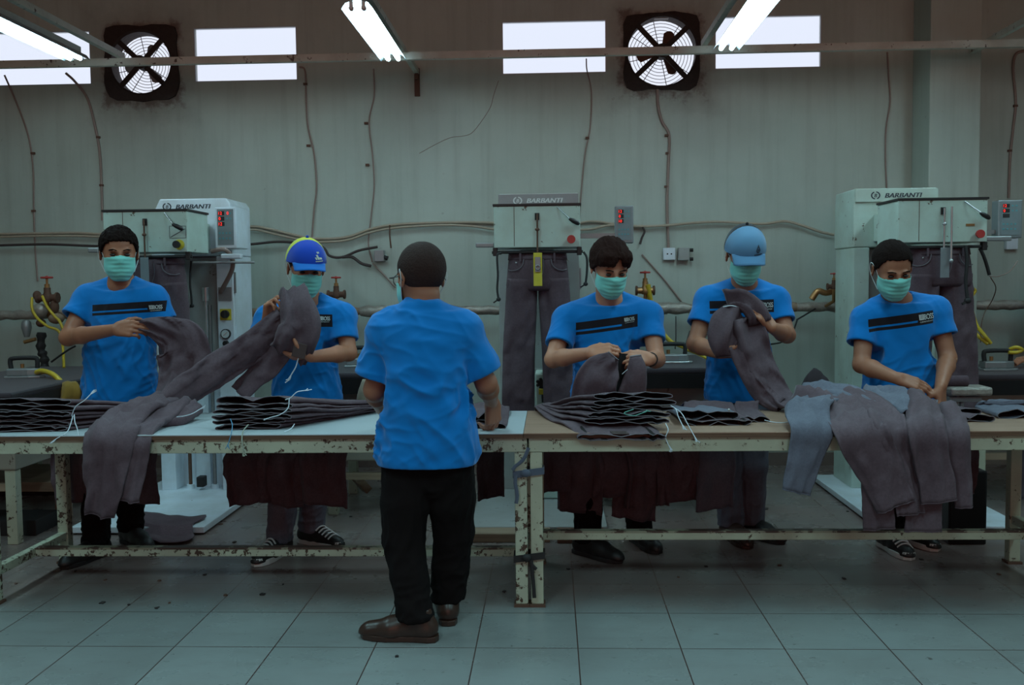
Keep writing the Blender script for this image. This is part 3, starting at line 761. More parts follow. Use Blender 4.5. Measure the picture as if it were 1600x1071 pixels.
def emblem_triangle(H, parent):
    pass
def make_cap(H, parent, kind):
    pan = (kind == 'blue')
    front = cloth_mat('cap_front_blue', (.012, .055, .42) if pan else (.13, .26, .42), .05)
    back = cloth_mat('cap_back', (.62, .62, .06) if pan else (.012, .012, .018), .05)
    brim = cloth_mat('cap_brim', (.010, .14, .50) if pan else (.10, .22, .38), .05)
    F = H.field(.24); g = .012
    H.ell(F, (0, .010, .034), (.081 + g, .101 + g, .098 + g), .01); H.ell(F, (0, -.052, .062), (.064, .050, .056), .03)
    v, f = F.mesh(2); q = H.to_local(v)
    edge = (.034 if pan else .024) + np.clip(-q[:, 1] - .02, 0, 1) * .12
    qf = q[f].mean(1); ef = edge[f].mean(1)
    keep = qf[:, 2] > ef; isfront = qf[:, 1] < ((.0 if pan else .012) - .18 * (qf[:, 2] - .03))
    def part(name, sel, m, par, **k):
        ff = f[keep & sel]; u, inv = np.unique(ff, return_inverse=True); return obj(name, (v[u], inv.reshape(ff.shape)), m, par, solid=.003, **k)
    cap = part('cap', isfront, front, parent, label='blue front panel of a yellow backed cap' if pan else 'pale blue front panel of a dark backed cap')
    part('cap_back_panel', ~isfront, back, cap, label='yellow mesh back panel' if pan else 'black mesh back panel')
    # the peak
    P = []; n = 17; m = 6
    for i in range(n):
        a = math.radians(-72 + 144 * i / (n - 1))
        for j in range(m):
            u = j / (m - 1); w = .078 - .004 * u
            x = math.sin(a) * w * (1 - .0 * u); y0 = -.075 - .026 * math.cos(a); z0 = .052 if pan else .042
            y = (y0 + .0) * 1 - u * (.068 * (math.cos(a * .9) ** .6)); z = z0 - .010 * u - 1.9 * x * x * (1 + .8 * u) - (.012 if pan else .022) * u
            P.append(H.p(x, y + .012, z))
    b = MB().add(P, [(i * m + j, (i + 1) * m + j, (i + 1) * m + j + 1, i * m + j + 1) for i in range(n - 1) for j in range(m - 1)], True)
    obj('cap_peak', b, brim, cap, solid=.005)
    pipe = smooth_path([H.p(math.sin(math.radians(a)) * .074, -.058 - .066 * math.cos(math.radians(a)) ** .6 * 1.0 - .026 * math.cos(math.radians(a)), .042 - .010 - 1.9 * 1.8 * (math.sin(math.radians(a)) * .074) ** 2 - (.022)) for a in range(-70, 71, 14)], 3)
    if not pan: obj('peak_piping', MB().tube(pipe, .0022, 6), M['black'], cap)
    obj('cap_button', MB().ball(H.p(0, .010, .148), .008 * H.s), back if not pan else front, cap)
    # the emblem on the front panel, laid on its surface
    me = MB()
    bv = BVHTree.FromPolygons([V(p) for p in v], [tuple(x) for x in f])
    def lay(x, z, off=.004):
        o_ = H.p(x, -.30, z); d_ = (H.R @ V((0, 1, 0))); hit = bv.ray_cast(o_, d_)
        return (hit[0] - d_ * off) if hit[0] is not None else H.p(x, -.15, z)
    if pan:   # three slanted bars that make a mountain, over a wordmark
        cx, cz, s_ = .040, .066, .036
        for (x0, x1, h) in ((-.5, -.30, .30), (-.22, .02, .60), (.06, .36, .95)):
            n_ = 4
            for k in range(n_):
                u0, u1 = k / n_, (k + 1) / n_
                a0, a1 = x0 + (x1 - x0) * u0, x0 + (x1 - x0) * u1
                q4 = [(a0, 0), (a1, 0), (a1 - h * .55, h), (a0 - h * .55, h)]
                tri = [(cx + (.1 + p_[0] * 1.0 + .0) * s_, cz + p_[1] * s_) for p_ in q4]
                # the top is cut on the slope of the triangle
                me.add([lay(*p_) for p_ in tri], [(0, 1, 2, 3)])
        for k in range(6):
            x = cx - .016 + k * .0062; me.add([lay(x, cz - .010), lay(x + .0045, cz - .010), lay(x + .0045, cz - .005), lay(x, cz - .005)], [(0, 1, 2, 3)])
        em = flat('cap_emblem_white', (.6, .62, .5), .6)
    else:     # a drop shaped stone outline over a wordmark
        cx, cz = .036, .060
        out = [(0, .026), (-.005, .014), (-.010, 0), (-.006, -.008), (0, -.013), (.006, -.008), (.010, 0), (.005, .014)]
        for i in range(8):
            a_, b_ = out[i], out[(i + 1) % 8]
            me.add([lay(cx + a_[0], cz + a_[1]), lay(cx + b_[0], cz + b_[1]), lay(cx + b_[0] * .6, cz + b_[1] * .6), lay(cx + a_[0] * .6, cz + a_[1] * .6)], [(0, 1, 2, 3)])
        me.add([lay(cx, cz + .008), lay(cx - .003, cz), lay(cx, cz - .005), lay(cx + .003, cz)], [(0, 1, 2, 3)])
        for k in range(6):
            x = cx - .017 + k * .0062; me.add([lay(x, cz - .022), lay(x + .0045, cz - .022), lay(x + .0045, cz - .017), lay(x, cz - .017)], [(0, 1, 2, 3)])
        em = M['letter']
    obj('cap_emblem', me, em, cap, solid=.001)
    return cap

def trim_mesh(v, f, keep):
    f = f[keep]; u, inv = np.unique(f, return_inverse=True); return v[u], inv.reshape(f.shape)

def shoe(parent, ankle, d, kind, s=1.12):
    """ankle = point above the heel on the floor plane; d = the way the toe points"""
    a = V(ankle); d = V((d[0], d[1], 0)).normalized(); t = V((-d.y, d.x, 0)); up = V((0, 0, 1))
    P = lambda x, y, z: a + d * x * s + t * y * s + up * z * s
    F = Field([min(P(-.09, 0, 0)[i], P(.24, 0, 0)[i]) - .08 for i in (0, 1)] + [-.02], [max(P(-.09, 0, 0)[i], P(.24, 0, 0)[i]) + .08 for i in (0, 1)] + [.20], .0045)
    F.chain([P(-.045, 0, .045), P(.02, 0, .045), P(.09, .004, .036), P(.165, .0, .026)], [.036 * s, .038 * s, .042 * s, .036 * s], .02)
    F.cone(P(-.035, 0, .05), P(-.02, 0, .10), .036 * s, .040 * s, .03); F.cone(P(-.01, 0, .085), P(.075, 0, .05), .036 * s, .030 * s, .03)
    F.cone(P(.19, .0, .018), P(.185, 0, .018), .022 * s, .022 * s, .03)
    R = Matrix((d, t, up)).transposed()
    F.cut(P(0, 0, .016), (0, 0, -1)); F.cut(P(0, 0, .118), (0, 0, 1))
    v, f = F.mesh(2)
    mats = {'black_leather': M['shoe_black'], 'brown_leather': M['leather'], 'sneaker': M['shoe_black'], 'boot': M['leather']}
    so = obj('shoe', (v, f), mats[kind], parent)
    out = [(-.085, 0), (-.078, .026), (-.05, .036), (0, .034), (.05, .038), (.10, .046), (.15, .044), (.19, .030), (.208, 0)]
    out = out + [(x, -y) for x, y in reversed(out[1:-1])]
    sm = MB().prism([P(x, y * .98, .001) for x, y in out], (0, 0, 0), (0, 0, (.020 if kind != 'sneaker' else .026) * s))
    obj('sole', sm, M['sole_white'] if kind == 'sneaker' else (M['black'] if kind == 'black_leather' else M['leather']), so, bevel=.003)
    if kind == 'sneaker':
        for k in range(5):
            x = .070 + .020 * k; z = .086 - .0080 * k
            obj('lace', MB().tube(smooth_path([P(x - .008, -.032, z - .006), P(x, -.012, z + .010), P(x + .004, .012, z + .010), P(x + .012, .032, z - .008)], 3), .0044 * s, 6), M['lace'], so)
        obj('toe_cap', MB().ball(P(.175, 0, .030), (.036 * s, .034 * s, .020 * s), R, 16), M['sole_white'], so)
    else:
        for k in range(3):
            x = .05 + .02 * k; z = .088 - .012 * k
            obj('lace', MB().tube([P(x, -.022, z - .004), P(x + .003, 0, z + .002), P(x + .006, .022, z - .004)], .0026 * s, 6), M['black'], so)
    return so

def printed_mark(parent, sv, sf, px, py, w_px, Yg, tilt):
    """the wordmark printed on the chest: a barred block, four capitals and a small line below, laid on the shirt"""
    bv = BVHTree.FromPolygons([V(p) for p in sv], [tuple(x) for x in sf])
    c = at(px, py, Y=Yg); u = w_px * Yg / F_PX
    def lay(mb, off=.0022):
        out = []
        for p in mb.v:
            h = bv.ray_cast(V((p[0], p[1] - .4, p[2])), V((0, 1, 0))); out.append((p[0], (h[0].y if h[0] is not None else p[1]) - off, p[2]))
        mb.v = out; return mb
    def cutup(mb):    # split long pieces so that they follow the cloth
        return mb
    xd = V((math.cos(tilt), 0, math.sin(tilt))); yd = V((-math.sin(tilt), 0, math.cos(tilt)))
    mk = MB(); o = c
    hgt = u * .36
    for k, (a, b) in enumerate(((0, .07), (.09, .13), (.15, .18), (.20, .23), (.25, .31))):
        p = [o + xd * u * a, o + xd * u * b, o + xd * u * b + yd * hgt, o + xd * u * a + yd * hgt]; mk.add(p, [(0, 1, 2, 3)])
    p = [o + xd * u * 0, o + xd * u * .31, o + xd * u * .31 + yd * hgt * .14, o + yd * hgt * .14]; mk.add(p, [(0, 1, 2, 3)])
    lt = text_mb('BOSS', o + xd * u * .34, xd, yd, hgt * 1.38, 0, u * .66, bold=.025); mk.add(lt.v, lt.f)
    lt = text_mb('GERMANY', o - yd * hgt * .48 + xd * u * .02, xd, yd, hgt * .36, 0, u * .94, bold=.01); mk.add(lt.v, lt.f)
    obj('printed_wordmark', lay(mk), M['letter_pale'], parent, label='white printed lettering on the chest')

def P_(px, py, Y): return at(px, py, Y=Y)
def person(S):
    Y0 = S['Y']; base = at(*S['base'], Z=0); base = V((at(S['neck'][0], S['neck'][1], Y=Y0).x, Y0, 0))
    root = thing('person', S['label'], 'person', base)
    hs = S.get('hs', 1.15); hd = S['head']; away = S.get('away', False)
    H = Head(at(hd[0], hd[1], Y=hd[2]), hd[3], hd[4], hd[5], hs, 180 if away else 0)
    nb = P_(*S['neck'], Y0 + (.0 if not away else 0)); pts = {k: P_(*v) for k, v in S['J'].items()}
    for k in ('ls', 'rs'): pts[k] = pts[k] - V((0, 0, .022))
    # --- body
    allp = list(pts.values()) + [nb, H.c, H.p(0, 0, .16), H.p(0, -.12, 0)]
    for k in ('lf', 'rf'): allp.append(at(*S[k][0], Z=.0))
    lo = [min(p[i] for p in allp) - .15 for i in range(3)]; hi = [max(p[i] for p in allp) + .15 for i in range(3)]
    lo[2] = .02
    F = Field(lo, hi, .0046)
    skin = skin_mat('skin_' + S['key'], S['skin'])
    pel = P_(*S['pelvis'], Y0) if len(S['pelvis']) == 2 else P_(*S['pelvis'])
    ch = (nb + pel) * .5 + (nb - pel) * .18
    F.cone(pel, ch, .085, .085, .04); F.cone(ch, nb - V((0, 0, .05)), .085, .05, .04)
    H_n = H.p(0, .030, -.065)
    F.cone(nb - V((0, 0, .03)), H_n, .060 * hs, .052 * hs, .02)
    for sd in 'lr':
        sh, el, wr = pts[sd + 's'], pts[sd + 'e'], pts[sd + 'w']
        F.cone(nb - V((0, 0, .05)), sh, .055, .055, .04); F.cone(sh, el, .053, .042, .03)
        mid = el + (wr - el) * .3; F.chain([el, mid, wr], [.042, .043, .029], .02)
    head_shape(H, F)
    legs = {}
    for sd in 'lr':
        hip = pel + V(((-.085 if sd == 'l' else .085), 0, -.03)); an = at(*S[sd + 'f'][0], Z=0); an = V((an.x, an.y, .09))
        kn = (hip + an) * .5 + V((0, (-.04 if not away else .03), .0)) + V(S.get('knee_' + sd, (0, 0, 0)))
        legs[sd] = (hip, kn, an)
        F.chain([hip, kn, an], [.080, .055, .040], .03); F.cone(an, an - V((0, 0, .05)), .040, .038, .02)
    for sd in 'lr':
        hnd = S['hand_' + sd]; hand(F, pts[sd + 'w'], hnd[0], hnd[1], (-1 if (sd == 'l') != away else 1), hnd[3], hnd[4], hs * .98, hnd[5] if len(hnd) > 5 else 4)
    v, f = F.mesh(1)
    obj('body', (v, f), skin, root)
    for q in (-1, 1): obj('eye', MB().ball(H.p(q * .031, -.0855, .001), (.013 * hs, .010 * hs, .0065 * hs), H.R, 12), M['eye'], root); obj('eyebrow', MB().tube(smooth_path([H.p(q * .014, -.098, .0205), H.p(q * .030, -.099, .026), H.p(q * .050, -.084, .020)], 4), [.0022 * hs] * 4 + [.0034 * hs] * 4 + [.0012 * hs], 6), M['hair'], root)
    # --- shirt
    rows = [];
    for (py, xl, xr, dp) in S['torso']:
        a, b = P_(xl, py, Y0), P_(xr, py, Y0); rows.append((a.z, (a.x + b.x) / 2, Y0 + S.get('lean', 0) * (a.z - 1.0), (b.x - a.x) / 2, dp, 0))
    rows.sort()
    lo = [min(r[1] - r[3] for r in rows) - .28, Y0 - .45, rows[0][0] - .03]; hi = [max(r[1] + r[3] for r in rows) + .28, Y0 + .40, nb.z + .12]
    F = Field(lo, hi, .0062)
    F.loft(rows, .03)
    if away: F.cone(nb + V((-.055, -.050, -.006)), nb + V((.055, -.050, -.006)), .032, .032, .03)
    ln = S.get('lean', 0)
    for sd in 'lr':
        sh, el = pts[sd + 's'], pts[sd + 'e']; se = P_(*S['sleeve_' + sd]); sx = -1 if sd == 'l' else 1
        F.cone(nb + V((sx * .045, .01, -.022)), sh + V((0, 0, .0)), .050, S.get('shr', .064), .045)
        F.cone((nb + sh) / 2 - V((0, 0, .055)), sh - V((0, 0, .01)), .075, S.get('shr', .064), .05)
        d = (se - sh).normalized(); F.cone(sh, se + d * .05, S.get('shr', .064), S.get('slr', .078), .028)
        F.cut(se, d, near=se + d * .06, rad=.125)
        F.cone(se - d * .030, se + d * .1, S.get('slr', .078) - .026, S.get('slr', .078) - .014, .0, 'sub')
    zh = rows[0][0]; inner = [(zh - .05, *rows[0][1:])] + [r for r in rows if r[0] < zh + .09]
    if len(inner) < 3: inner.append((zh + .06, *rows[1][1:]))
    F.loft([r for r in inner if r[0] <= zh + .10], 0, 'sub', grow=-.010)
    F.cone(nb + V((0, -.02 if not away else .01, .035 if not away else .075)), H_n + V((0, 0, .05)), .074 if not away else .062, .095, .0, 'sub')
    if not away: F.ell(nb + V((0, -.055, .014)), (.066, .050, .042), None, .01, 'sub')
    v, f = F.mesh(2); N = normals(v, f)
    zc = v[:, 2]; amp = S.get('fold', .012)
    disp = np.zeros(len(v))
    for (seed, a, L, W, dr) in S.get('folds', ((1, 1.3, .22, .046, (.45, 0, .9)), (5, 1.1, .20, .042, (-.5, 0, .85)), (9, .8, .16, .036, (.9, 0, .3)))):
        disp += folds(v, seed + S['seed'], amp * a, L, W, dr)
    mid = np.clip((nb.z - .10 - zc) / .25, .3, 1); disp *= mid * np.clip((zc - rows[0][0]) / .035, 0, 1)
    for sd in 'lr': se = np.array(P_(*S['sleeve_' + sd])); dd = np.array(pts[sd + 's']) - se; dd /= np.linalg.norm(dd); near = np.linalg.norm(v - se, axis=1) < .13; disp *= np.where(near, np.clip(((v - se) @ dd) / .035, 0, 1), 1)
    # keep the cut edges tidy
    v = v + N * disp[:, None]
    for _ in range(1): v = laplace(v, f, .4)
    if away: sm = M['shirt']
    else:
        (xl, yl, xr, yr, thp) = S['stripe']; A, B = P_(xl, yl, Y0 - .12), P_(xr, yr, Y0 - .12); th = thp * (Y0 - .12) / F_PX
        sm = striped_shirt('striped_blue_jersey_' + S['key'], A.x - base.x, B.x - base.x, A.z, B.z, th, .03)
    so = obj('t_shirt', (v, f), sm, root)
    if S.get('band'): w_ = pts['rw']; d_ = (pts['rw'] - pts['re']).normalized(); obj('wrist_cord', MB().ring(w_ - d_ * .012, d_, .034, .003, 20, 6), M['black'], root)
    if not away:
        lx, ly, lw = S['logo']; printed_mark(so, v, f, lx, ly, lw, Y0 - .12, math.atan2(P_(S['stripe'][2], S['stripe'][3], Y0).z - P_(S['stripe'][0], S['stripe'][1], Y0).z, P_(S['stripe'][2], 0, Y0).x - P_(S['stripe'][0], 0, Y0).x))
    # --- trousers
    lo = [min(l[i].x for l in legs.values() for i in range(3)) - .2, min(l[i].y for l in legs.values() for i in range(3)) - .2, .03]
    hi = [max(l[i].x for l in legs.values() for i in range(3)) + .2, max(l[i].y for l in legs.values() for i in range(3)) + .2, pel.z + .10]
    F = Field(lo, hi, .0068)
    tw = S.get('tw', 1.0)
    F.ell(pel + V((0, 0, -.05)), (.150 * tw, .098 * tw, .12), None, .03)
    for sd in 'lr':
        hip, kn, an = legs[sd]; an2 = V((an.x, an.y, S.get('hemz', .075)))
        F.chain([hip, (hip + kn) / 2, kn, (kn + an2) / 2, an2], [.098 * tw, .092 * tw, .078 * tw, .070 * tw, .068 * tw], .02)
    F.cut((0, 0, S.get('hemz', .075)), (0, 0, -1)); F.cut((0, 0, pel.z + .07), (0, 0, 1))
    for sd in 'lr': an = legs[sd][2]; F.cone((an.x, an.y, 0), (an.x, an.y, S.get('hemz', .075) + .02), .052 * tw, .052 * tw, 0, 'sub')
    v, f = F.mesh(2); N = normals(v, f)
    low = np.clip((.45 - v[:, 2]) / .3, .25, 1)
    v = v + N * (folds(v, S['seed'] + 40, .014, .09, .035, (.95, 0, .3)) * low + folds(v, S['seed'] + 44, .012, .22, .03, (.15, 0, 1)))[:, None]
    v = laplace(v, f, .4)
    obj('trousers', (v, f), S['trousers'], root)
    for sd in 'lr':
        an = legs[sd][2]; shoe(root, (an.x, an.y, 0), S[sd + 'f'][1], S.get('shoes_' + sd, S['shoes']))
    if S['hair'] in ('short', 'buzz', 'curtain', 'crop'): make_hair(H, root, S['hair'])
    else: make_hair(H, root, 'under'); make_cap(H, root, S['hair'])
    make_mask(H, root)
    if S.get('glasses'):
        g = MB()
        for q in (-1, 1): g.ring(H.p(q * .034, -.108, -.002), H.R @ V((0, 1, 0)), .021 * hs, .0016 * hs, 20, 6); g.tube([H.p(q * .055, -.105, .004), H.p(q * .078, -.09, .006), H.p(q * .085, .01, .004), H.p(q * .084, .03, -.012)], .0016 * hs, 6)
        g.tube([H.p(-.013, -.108, 0), H.p(.013, -.108, 0)], .0016 * hs, 6)
        obj('eyeglasses', g, M['black_metal'], root)
    return root, H
SK = (.36, .20, .125)
PEOPLE = [
 dict(key='a', seed=1, label='bare headed man in blue striped T-shirt, farthest left, holding up grey jeans', Y=5.15, base=(190, 860), neck=(191, 438), pelvis=(190, 628),
  head=(186, 396, 5.10, 27, 7, 0), skin=(.31, .165, .10), hair='short', seedh=1,
  J=dict(ls=(138, 459, 5.15), rs=(240, 460, 5.15), le=(106, 528, 5.02), re=(262, 535, 5.15), lw=(181, 515, 4.83), rw=(282, 545, 5.10)),
  sleeve_l=(116, 497, 5.08), sleeve_r=(256, 502, 5.15),
  torso=[(627, 131, 249, .125), (600, 133, 245, .125), (560, 135, 240, .122), (520, 137, 241, .118), (490, 139, 246, .118), (470, 142, 246, .112), (455, 150, 236, .095)],
  stripe=(141, 477, 250, 470, 10.5), logo=(229, 484, 18),
  lf=((150, 872), (-.35, -1)), rf=((205, 850), (.75, -.65)), shoes='black_leather', trousers=M['trouser_black'],
  hand_l=((1, -.25, .05), (0, .85, -.35), 1, (35, 40, 45, 50), (40, 30)), hand_r=((.6, -.6, .1), (0, .2, -1), -1, (35, 40, 45, 50), (40, 30)), lean=.0),
 dict(key='b', seed=2, label='man in yellow and blue cap and blue T-shirt, second from left, shaking out grey jeans', Y=5.2, base=(480, 860), neck=(481, 464), pelvis=(482, 645),
  head=(478, 420, 5.12, 24, 14, 2), skin=(.36, .20, .125), hair='blue',
  J=dict(ls=(420, 490, 5.2), rs=(536, 488, 5.2), le=(402, 556, 5.15), re=(545, 552, 5.12), lw=(418, 500, 4.93), rw=(486, 558, 4.86)),
  sleeve_l=(408, 530, 5.18), sleeve_r=(539, 532, 5.15),
  torso=[(650, 428, 534, .125), (620, 428, 533, .125), (580, 430, 527, .12), (550, 426, 522, .118), (520, 422, 524, .118), (500, 424, 532, .112), (484, 432, 528, .095)],
  stripe=(424, 490, 517, 492, 12), logo=(496, 501, 18),
  lf=((437, 868), (-.3, -1)), rf=((487, 850), (.75, -.45)), shoes='sneaker', trousers=M['denim2'],
  hand_l=((.25, -.3, .9), (.6, -.2, -.2), -1, (45, 50, 55, 60), (40, 30)), hand_r=((-1, -.2, .05), (0, .3, 1), 1, (25, 30, 35, 40), (40, 30)), lean=.0),
 dict(key='d', seed=4, band=True, label='man with parted dark fringe and no cap, pinching a pair of jeans open', Y=5.15, base=(950, 860), neck=(952, 462), pelvis=(945, 635),
  head=(953, 418, 5.02, 14, 24, 0), skin=(.42, .25, .165), hair='curtain',
  J=dict(ls=(884, 492, 5.15), rs=(1014, 486, 5.15), le=(864, 562, 5.0), re=(1026, 562, 5.0), lw=(921, 552, 4.78), rw=(1016, 562, 4.78)),
  sleeve_l=(873, 540, 5.05), sleeve_r=(1018, 533, 5.07),
  torso=[(648, 893, 1004, .12), (610, 895, 1000, .12), (570, 898, 998, .118), (540, 898, 1000, .118), (510, 896, 1002, .115), (492, 896, 1002, .11), (478, 904, 994, .09)],
  stripe=(900, 505, 997, 491, 12), logo=(976, 503, 16),
  lf=((918, 868), (.75, -.7)), rf=((1000, 850), (.35, -1)), shoes='black_leather', trousers=M['trouser_black'],
  hand_l=((1, -.15, .12), (.1, .75, -.6), 1, (38, 42, 45, 48), (45, 35)), hand_r=((-1, -.2, .10), (-.1, .75, -.6), -1, (38, 42, 45, 48), (45, 35)), lean=-.05),
 dict(key='e', seed=5, label='man in pale blue cap looking down, clutching bundled grey jeans to his chest', Y=5.3, base=(1160, 860), neck=(1163, 440), pelvis=(1150, 628),
  head=(1164, 399, 5.16, 0, 22, 0), skin=(.36, .21, .135), hair='pale',
  J=dict(ls=(1106, 462, 5.3), rs=(1212, 462, 5.3), le=(1086, 538, 5.2), re=(1230, 524, 5.2), lw=(1122, 552, 4.97), rw=(1206, 512, 4.95)),
  sleeve_l=(1094, 508, 5.24), sleeve_r=(1222, 503, 5.24),
  torso=[(627, 1102, 1206, .125), (600, 1103, 1205, .125), (560, 1106, 1203, .12), (520, 1108, 1203, .12), (490, 1108, 1208, .118), (470, 1110, 1210, .112), (455, 1118, 1204, .095)],
  stripe=(1110, 471, 1211, 468, 12), logo=(1187, 481, 22),
  lf=((1142, 842), (.25, -1)), rf=((1174, 838), (.6, -.8)), shoes='black_leather', shoes_l='boot', trousers=M['denim2'],
  hand_l=((.8, -.5, .1), (.4, .3, .6), 1, (45, 50, 55, 60), (50, 30)), hand_r=((-.65, -.25, .75), (-.4, .5, -.4), -1, (12, 18, 30, 40), (30, 20), 8), lean=-.03),
 dict(key='f', seed=6, label='man with cropped black hair sorting jeans with lowered hands, farthest right', Y=5.12, base=(1400, 860), neck=(1402, 462), pelvis=(1412, 630),
  head=(1394, 420, 4.98, -2, 24, -3), skin=(.31, .175, .11), hair='crop',
  J=dict(ls=(1352, 492, 5.12), rs=(1462, 478, 5.12), le=(1346, 570, 5.02), re=(1481, 560, 5.05), lw=(1402, 592, 4.80), rw=(1470, 603, 4.84)),
  sleeve_l=(1345, 538, 5.07), sleeve_r=(1474, 525, 5.08),
  torso=[(640, 1348, 1470, .13), (600, 1352, 1470, .13), (570, 1356, 1469, .128), (540, 1358, 1466, .122), (510, 1360, 1462, .118), (490, 1358, 1462, .112), (474, 1366, 1452, .095)],
  stripe=(1360, 500, 1460, 485, 12), logo=(1436, 501, 24),
  lf=((1388, 858), (.15, -1)), rf=((1418, 846), (.35, -1)), shoes='sneaker', trousers=M['trouser_black'],
  hand_l=((1, -.1, -.30), (-.1, .6, -.75), 1, (14, 16, 18, 22), (20, 10), 3), hand_r=((-.05, -.25, -1), (-.7, .6, 0), 1, (32, 38, 42, 45), (40, 30)), lean=-.05),
 dict(key='c', seed=3, label='man seen from behind in blue T-shirt and black trousers, before the tables', Y=3.85, base=(660, 990), neck=(661, 478), pelvis=(668, 715), away=True,
  head=(657, 434, 3.88, 34, 4, 0), skin=(.30, .17, .11), hair='buzz', glasses=True,
  J=dict(ls=(604, 510, 3.85), rs=(722, 508, 3.85), le=(585, 610, 3.88), re=(760, 600, 3.88), lw=(598, 640, 4.15), rw=(768, 628, 4.16)),
  sleeve_l=(583, 590, 3.86), sleeve_r=(757, 585, 3.87),
  torso=[(724, 591, 746, .15), (690, 593, 744, .15), (650, 596, 739, .148), (610, 600, 735, .145), (570, 600, 735, .145), (530, 592, 742, .14), (505, 592, 742, .12), (488, 606, 728, .10)],
  shr=.066, slr=.080,
  lf=((650, 1000), (-1, .12)), rf=((700, 968), (-.12, 1)), shoes='brown_leather', trousers=M['trouser_black'], tw=1.05, hemz=.085,
  knee_l=(-.035, 0, 0), knee_r=(.02, 0, 0), fold=.016,
  folds=((1, 1.9, .34, .055, (.62, 0, -.75)), (6, 1.5, .26, .042, (.95, 0, -.2)), (12, 1.2, .26, .04, (.8, 0, .45))),
  hand_l=((.1, 1, -.2), (0, 0, -1), -1, (30, 30, 35, 40), (30, 20)), hand_r=((.05, .35, -1), (-.55, .6, -.2), -1, (30, 36, 40, 45), (30, 20)), lean=.02),
 dict(key='g', seed=8, label='person mostly outside the picture, one hand resting on the ironing table at right edge', Y=6.98, base=(1668, 742), neck=(1672, 440), pelvis=(1672, 570),
  head=(1672, 404, 6.9, -8, 18, 0), skin=(.36, .20, .125), hair='short',
  J=dict(ls=(1634, 456, 6.98), rs=(1712, 454, 6.98), le=(1634, 512, 6.86), re=(1722, 520, 6.95), lw=(1611, 560, 6.34), rw=(1716, 566, 6.75)),
  sleeve_l=(1634, 494, 6.92), sleeve_r=(1718, 496, 6.96),
  torso=[(584, 1632, 1714, .12), (560, 1633, 1712, .12), (530, 1635, 1709, .118), (500, 1635, 1710, .115), (470, 1636, 1711, .11), (456, 1642, 1704, .09)],
  stripe=(1638, 472, 1708, 470, 8), logo=(1694, 478, 12),
  lf=((1655, 742), (-.1, -1)), rf=((1692, 742), (.2, -1)), shoes='black_leather', trousers=M['trouser_black'],
  hand_l=((-.85, -.5, -.05), (0, 0, -1), -1, (10, 14, 16, 20), (20, 10), 5), hand_r=((-.2, -.5, -.8), (0, .3, -1), 1, (30, 35, 40, 45), (40, 30))),
]
HEADS = {}
for S in PEOPLE: _r_, HEADS[S['key']] = person(S)
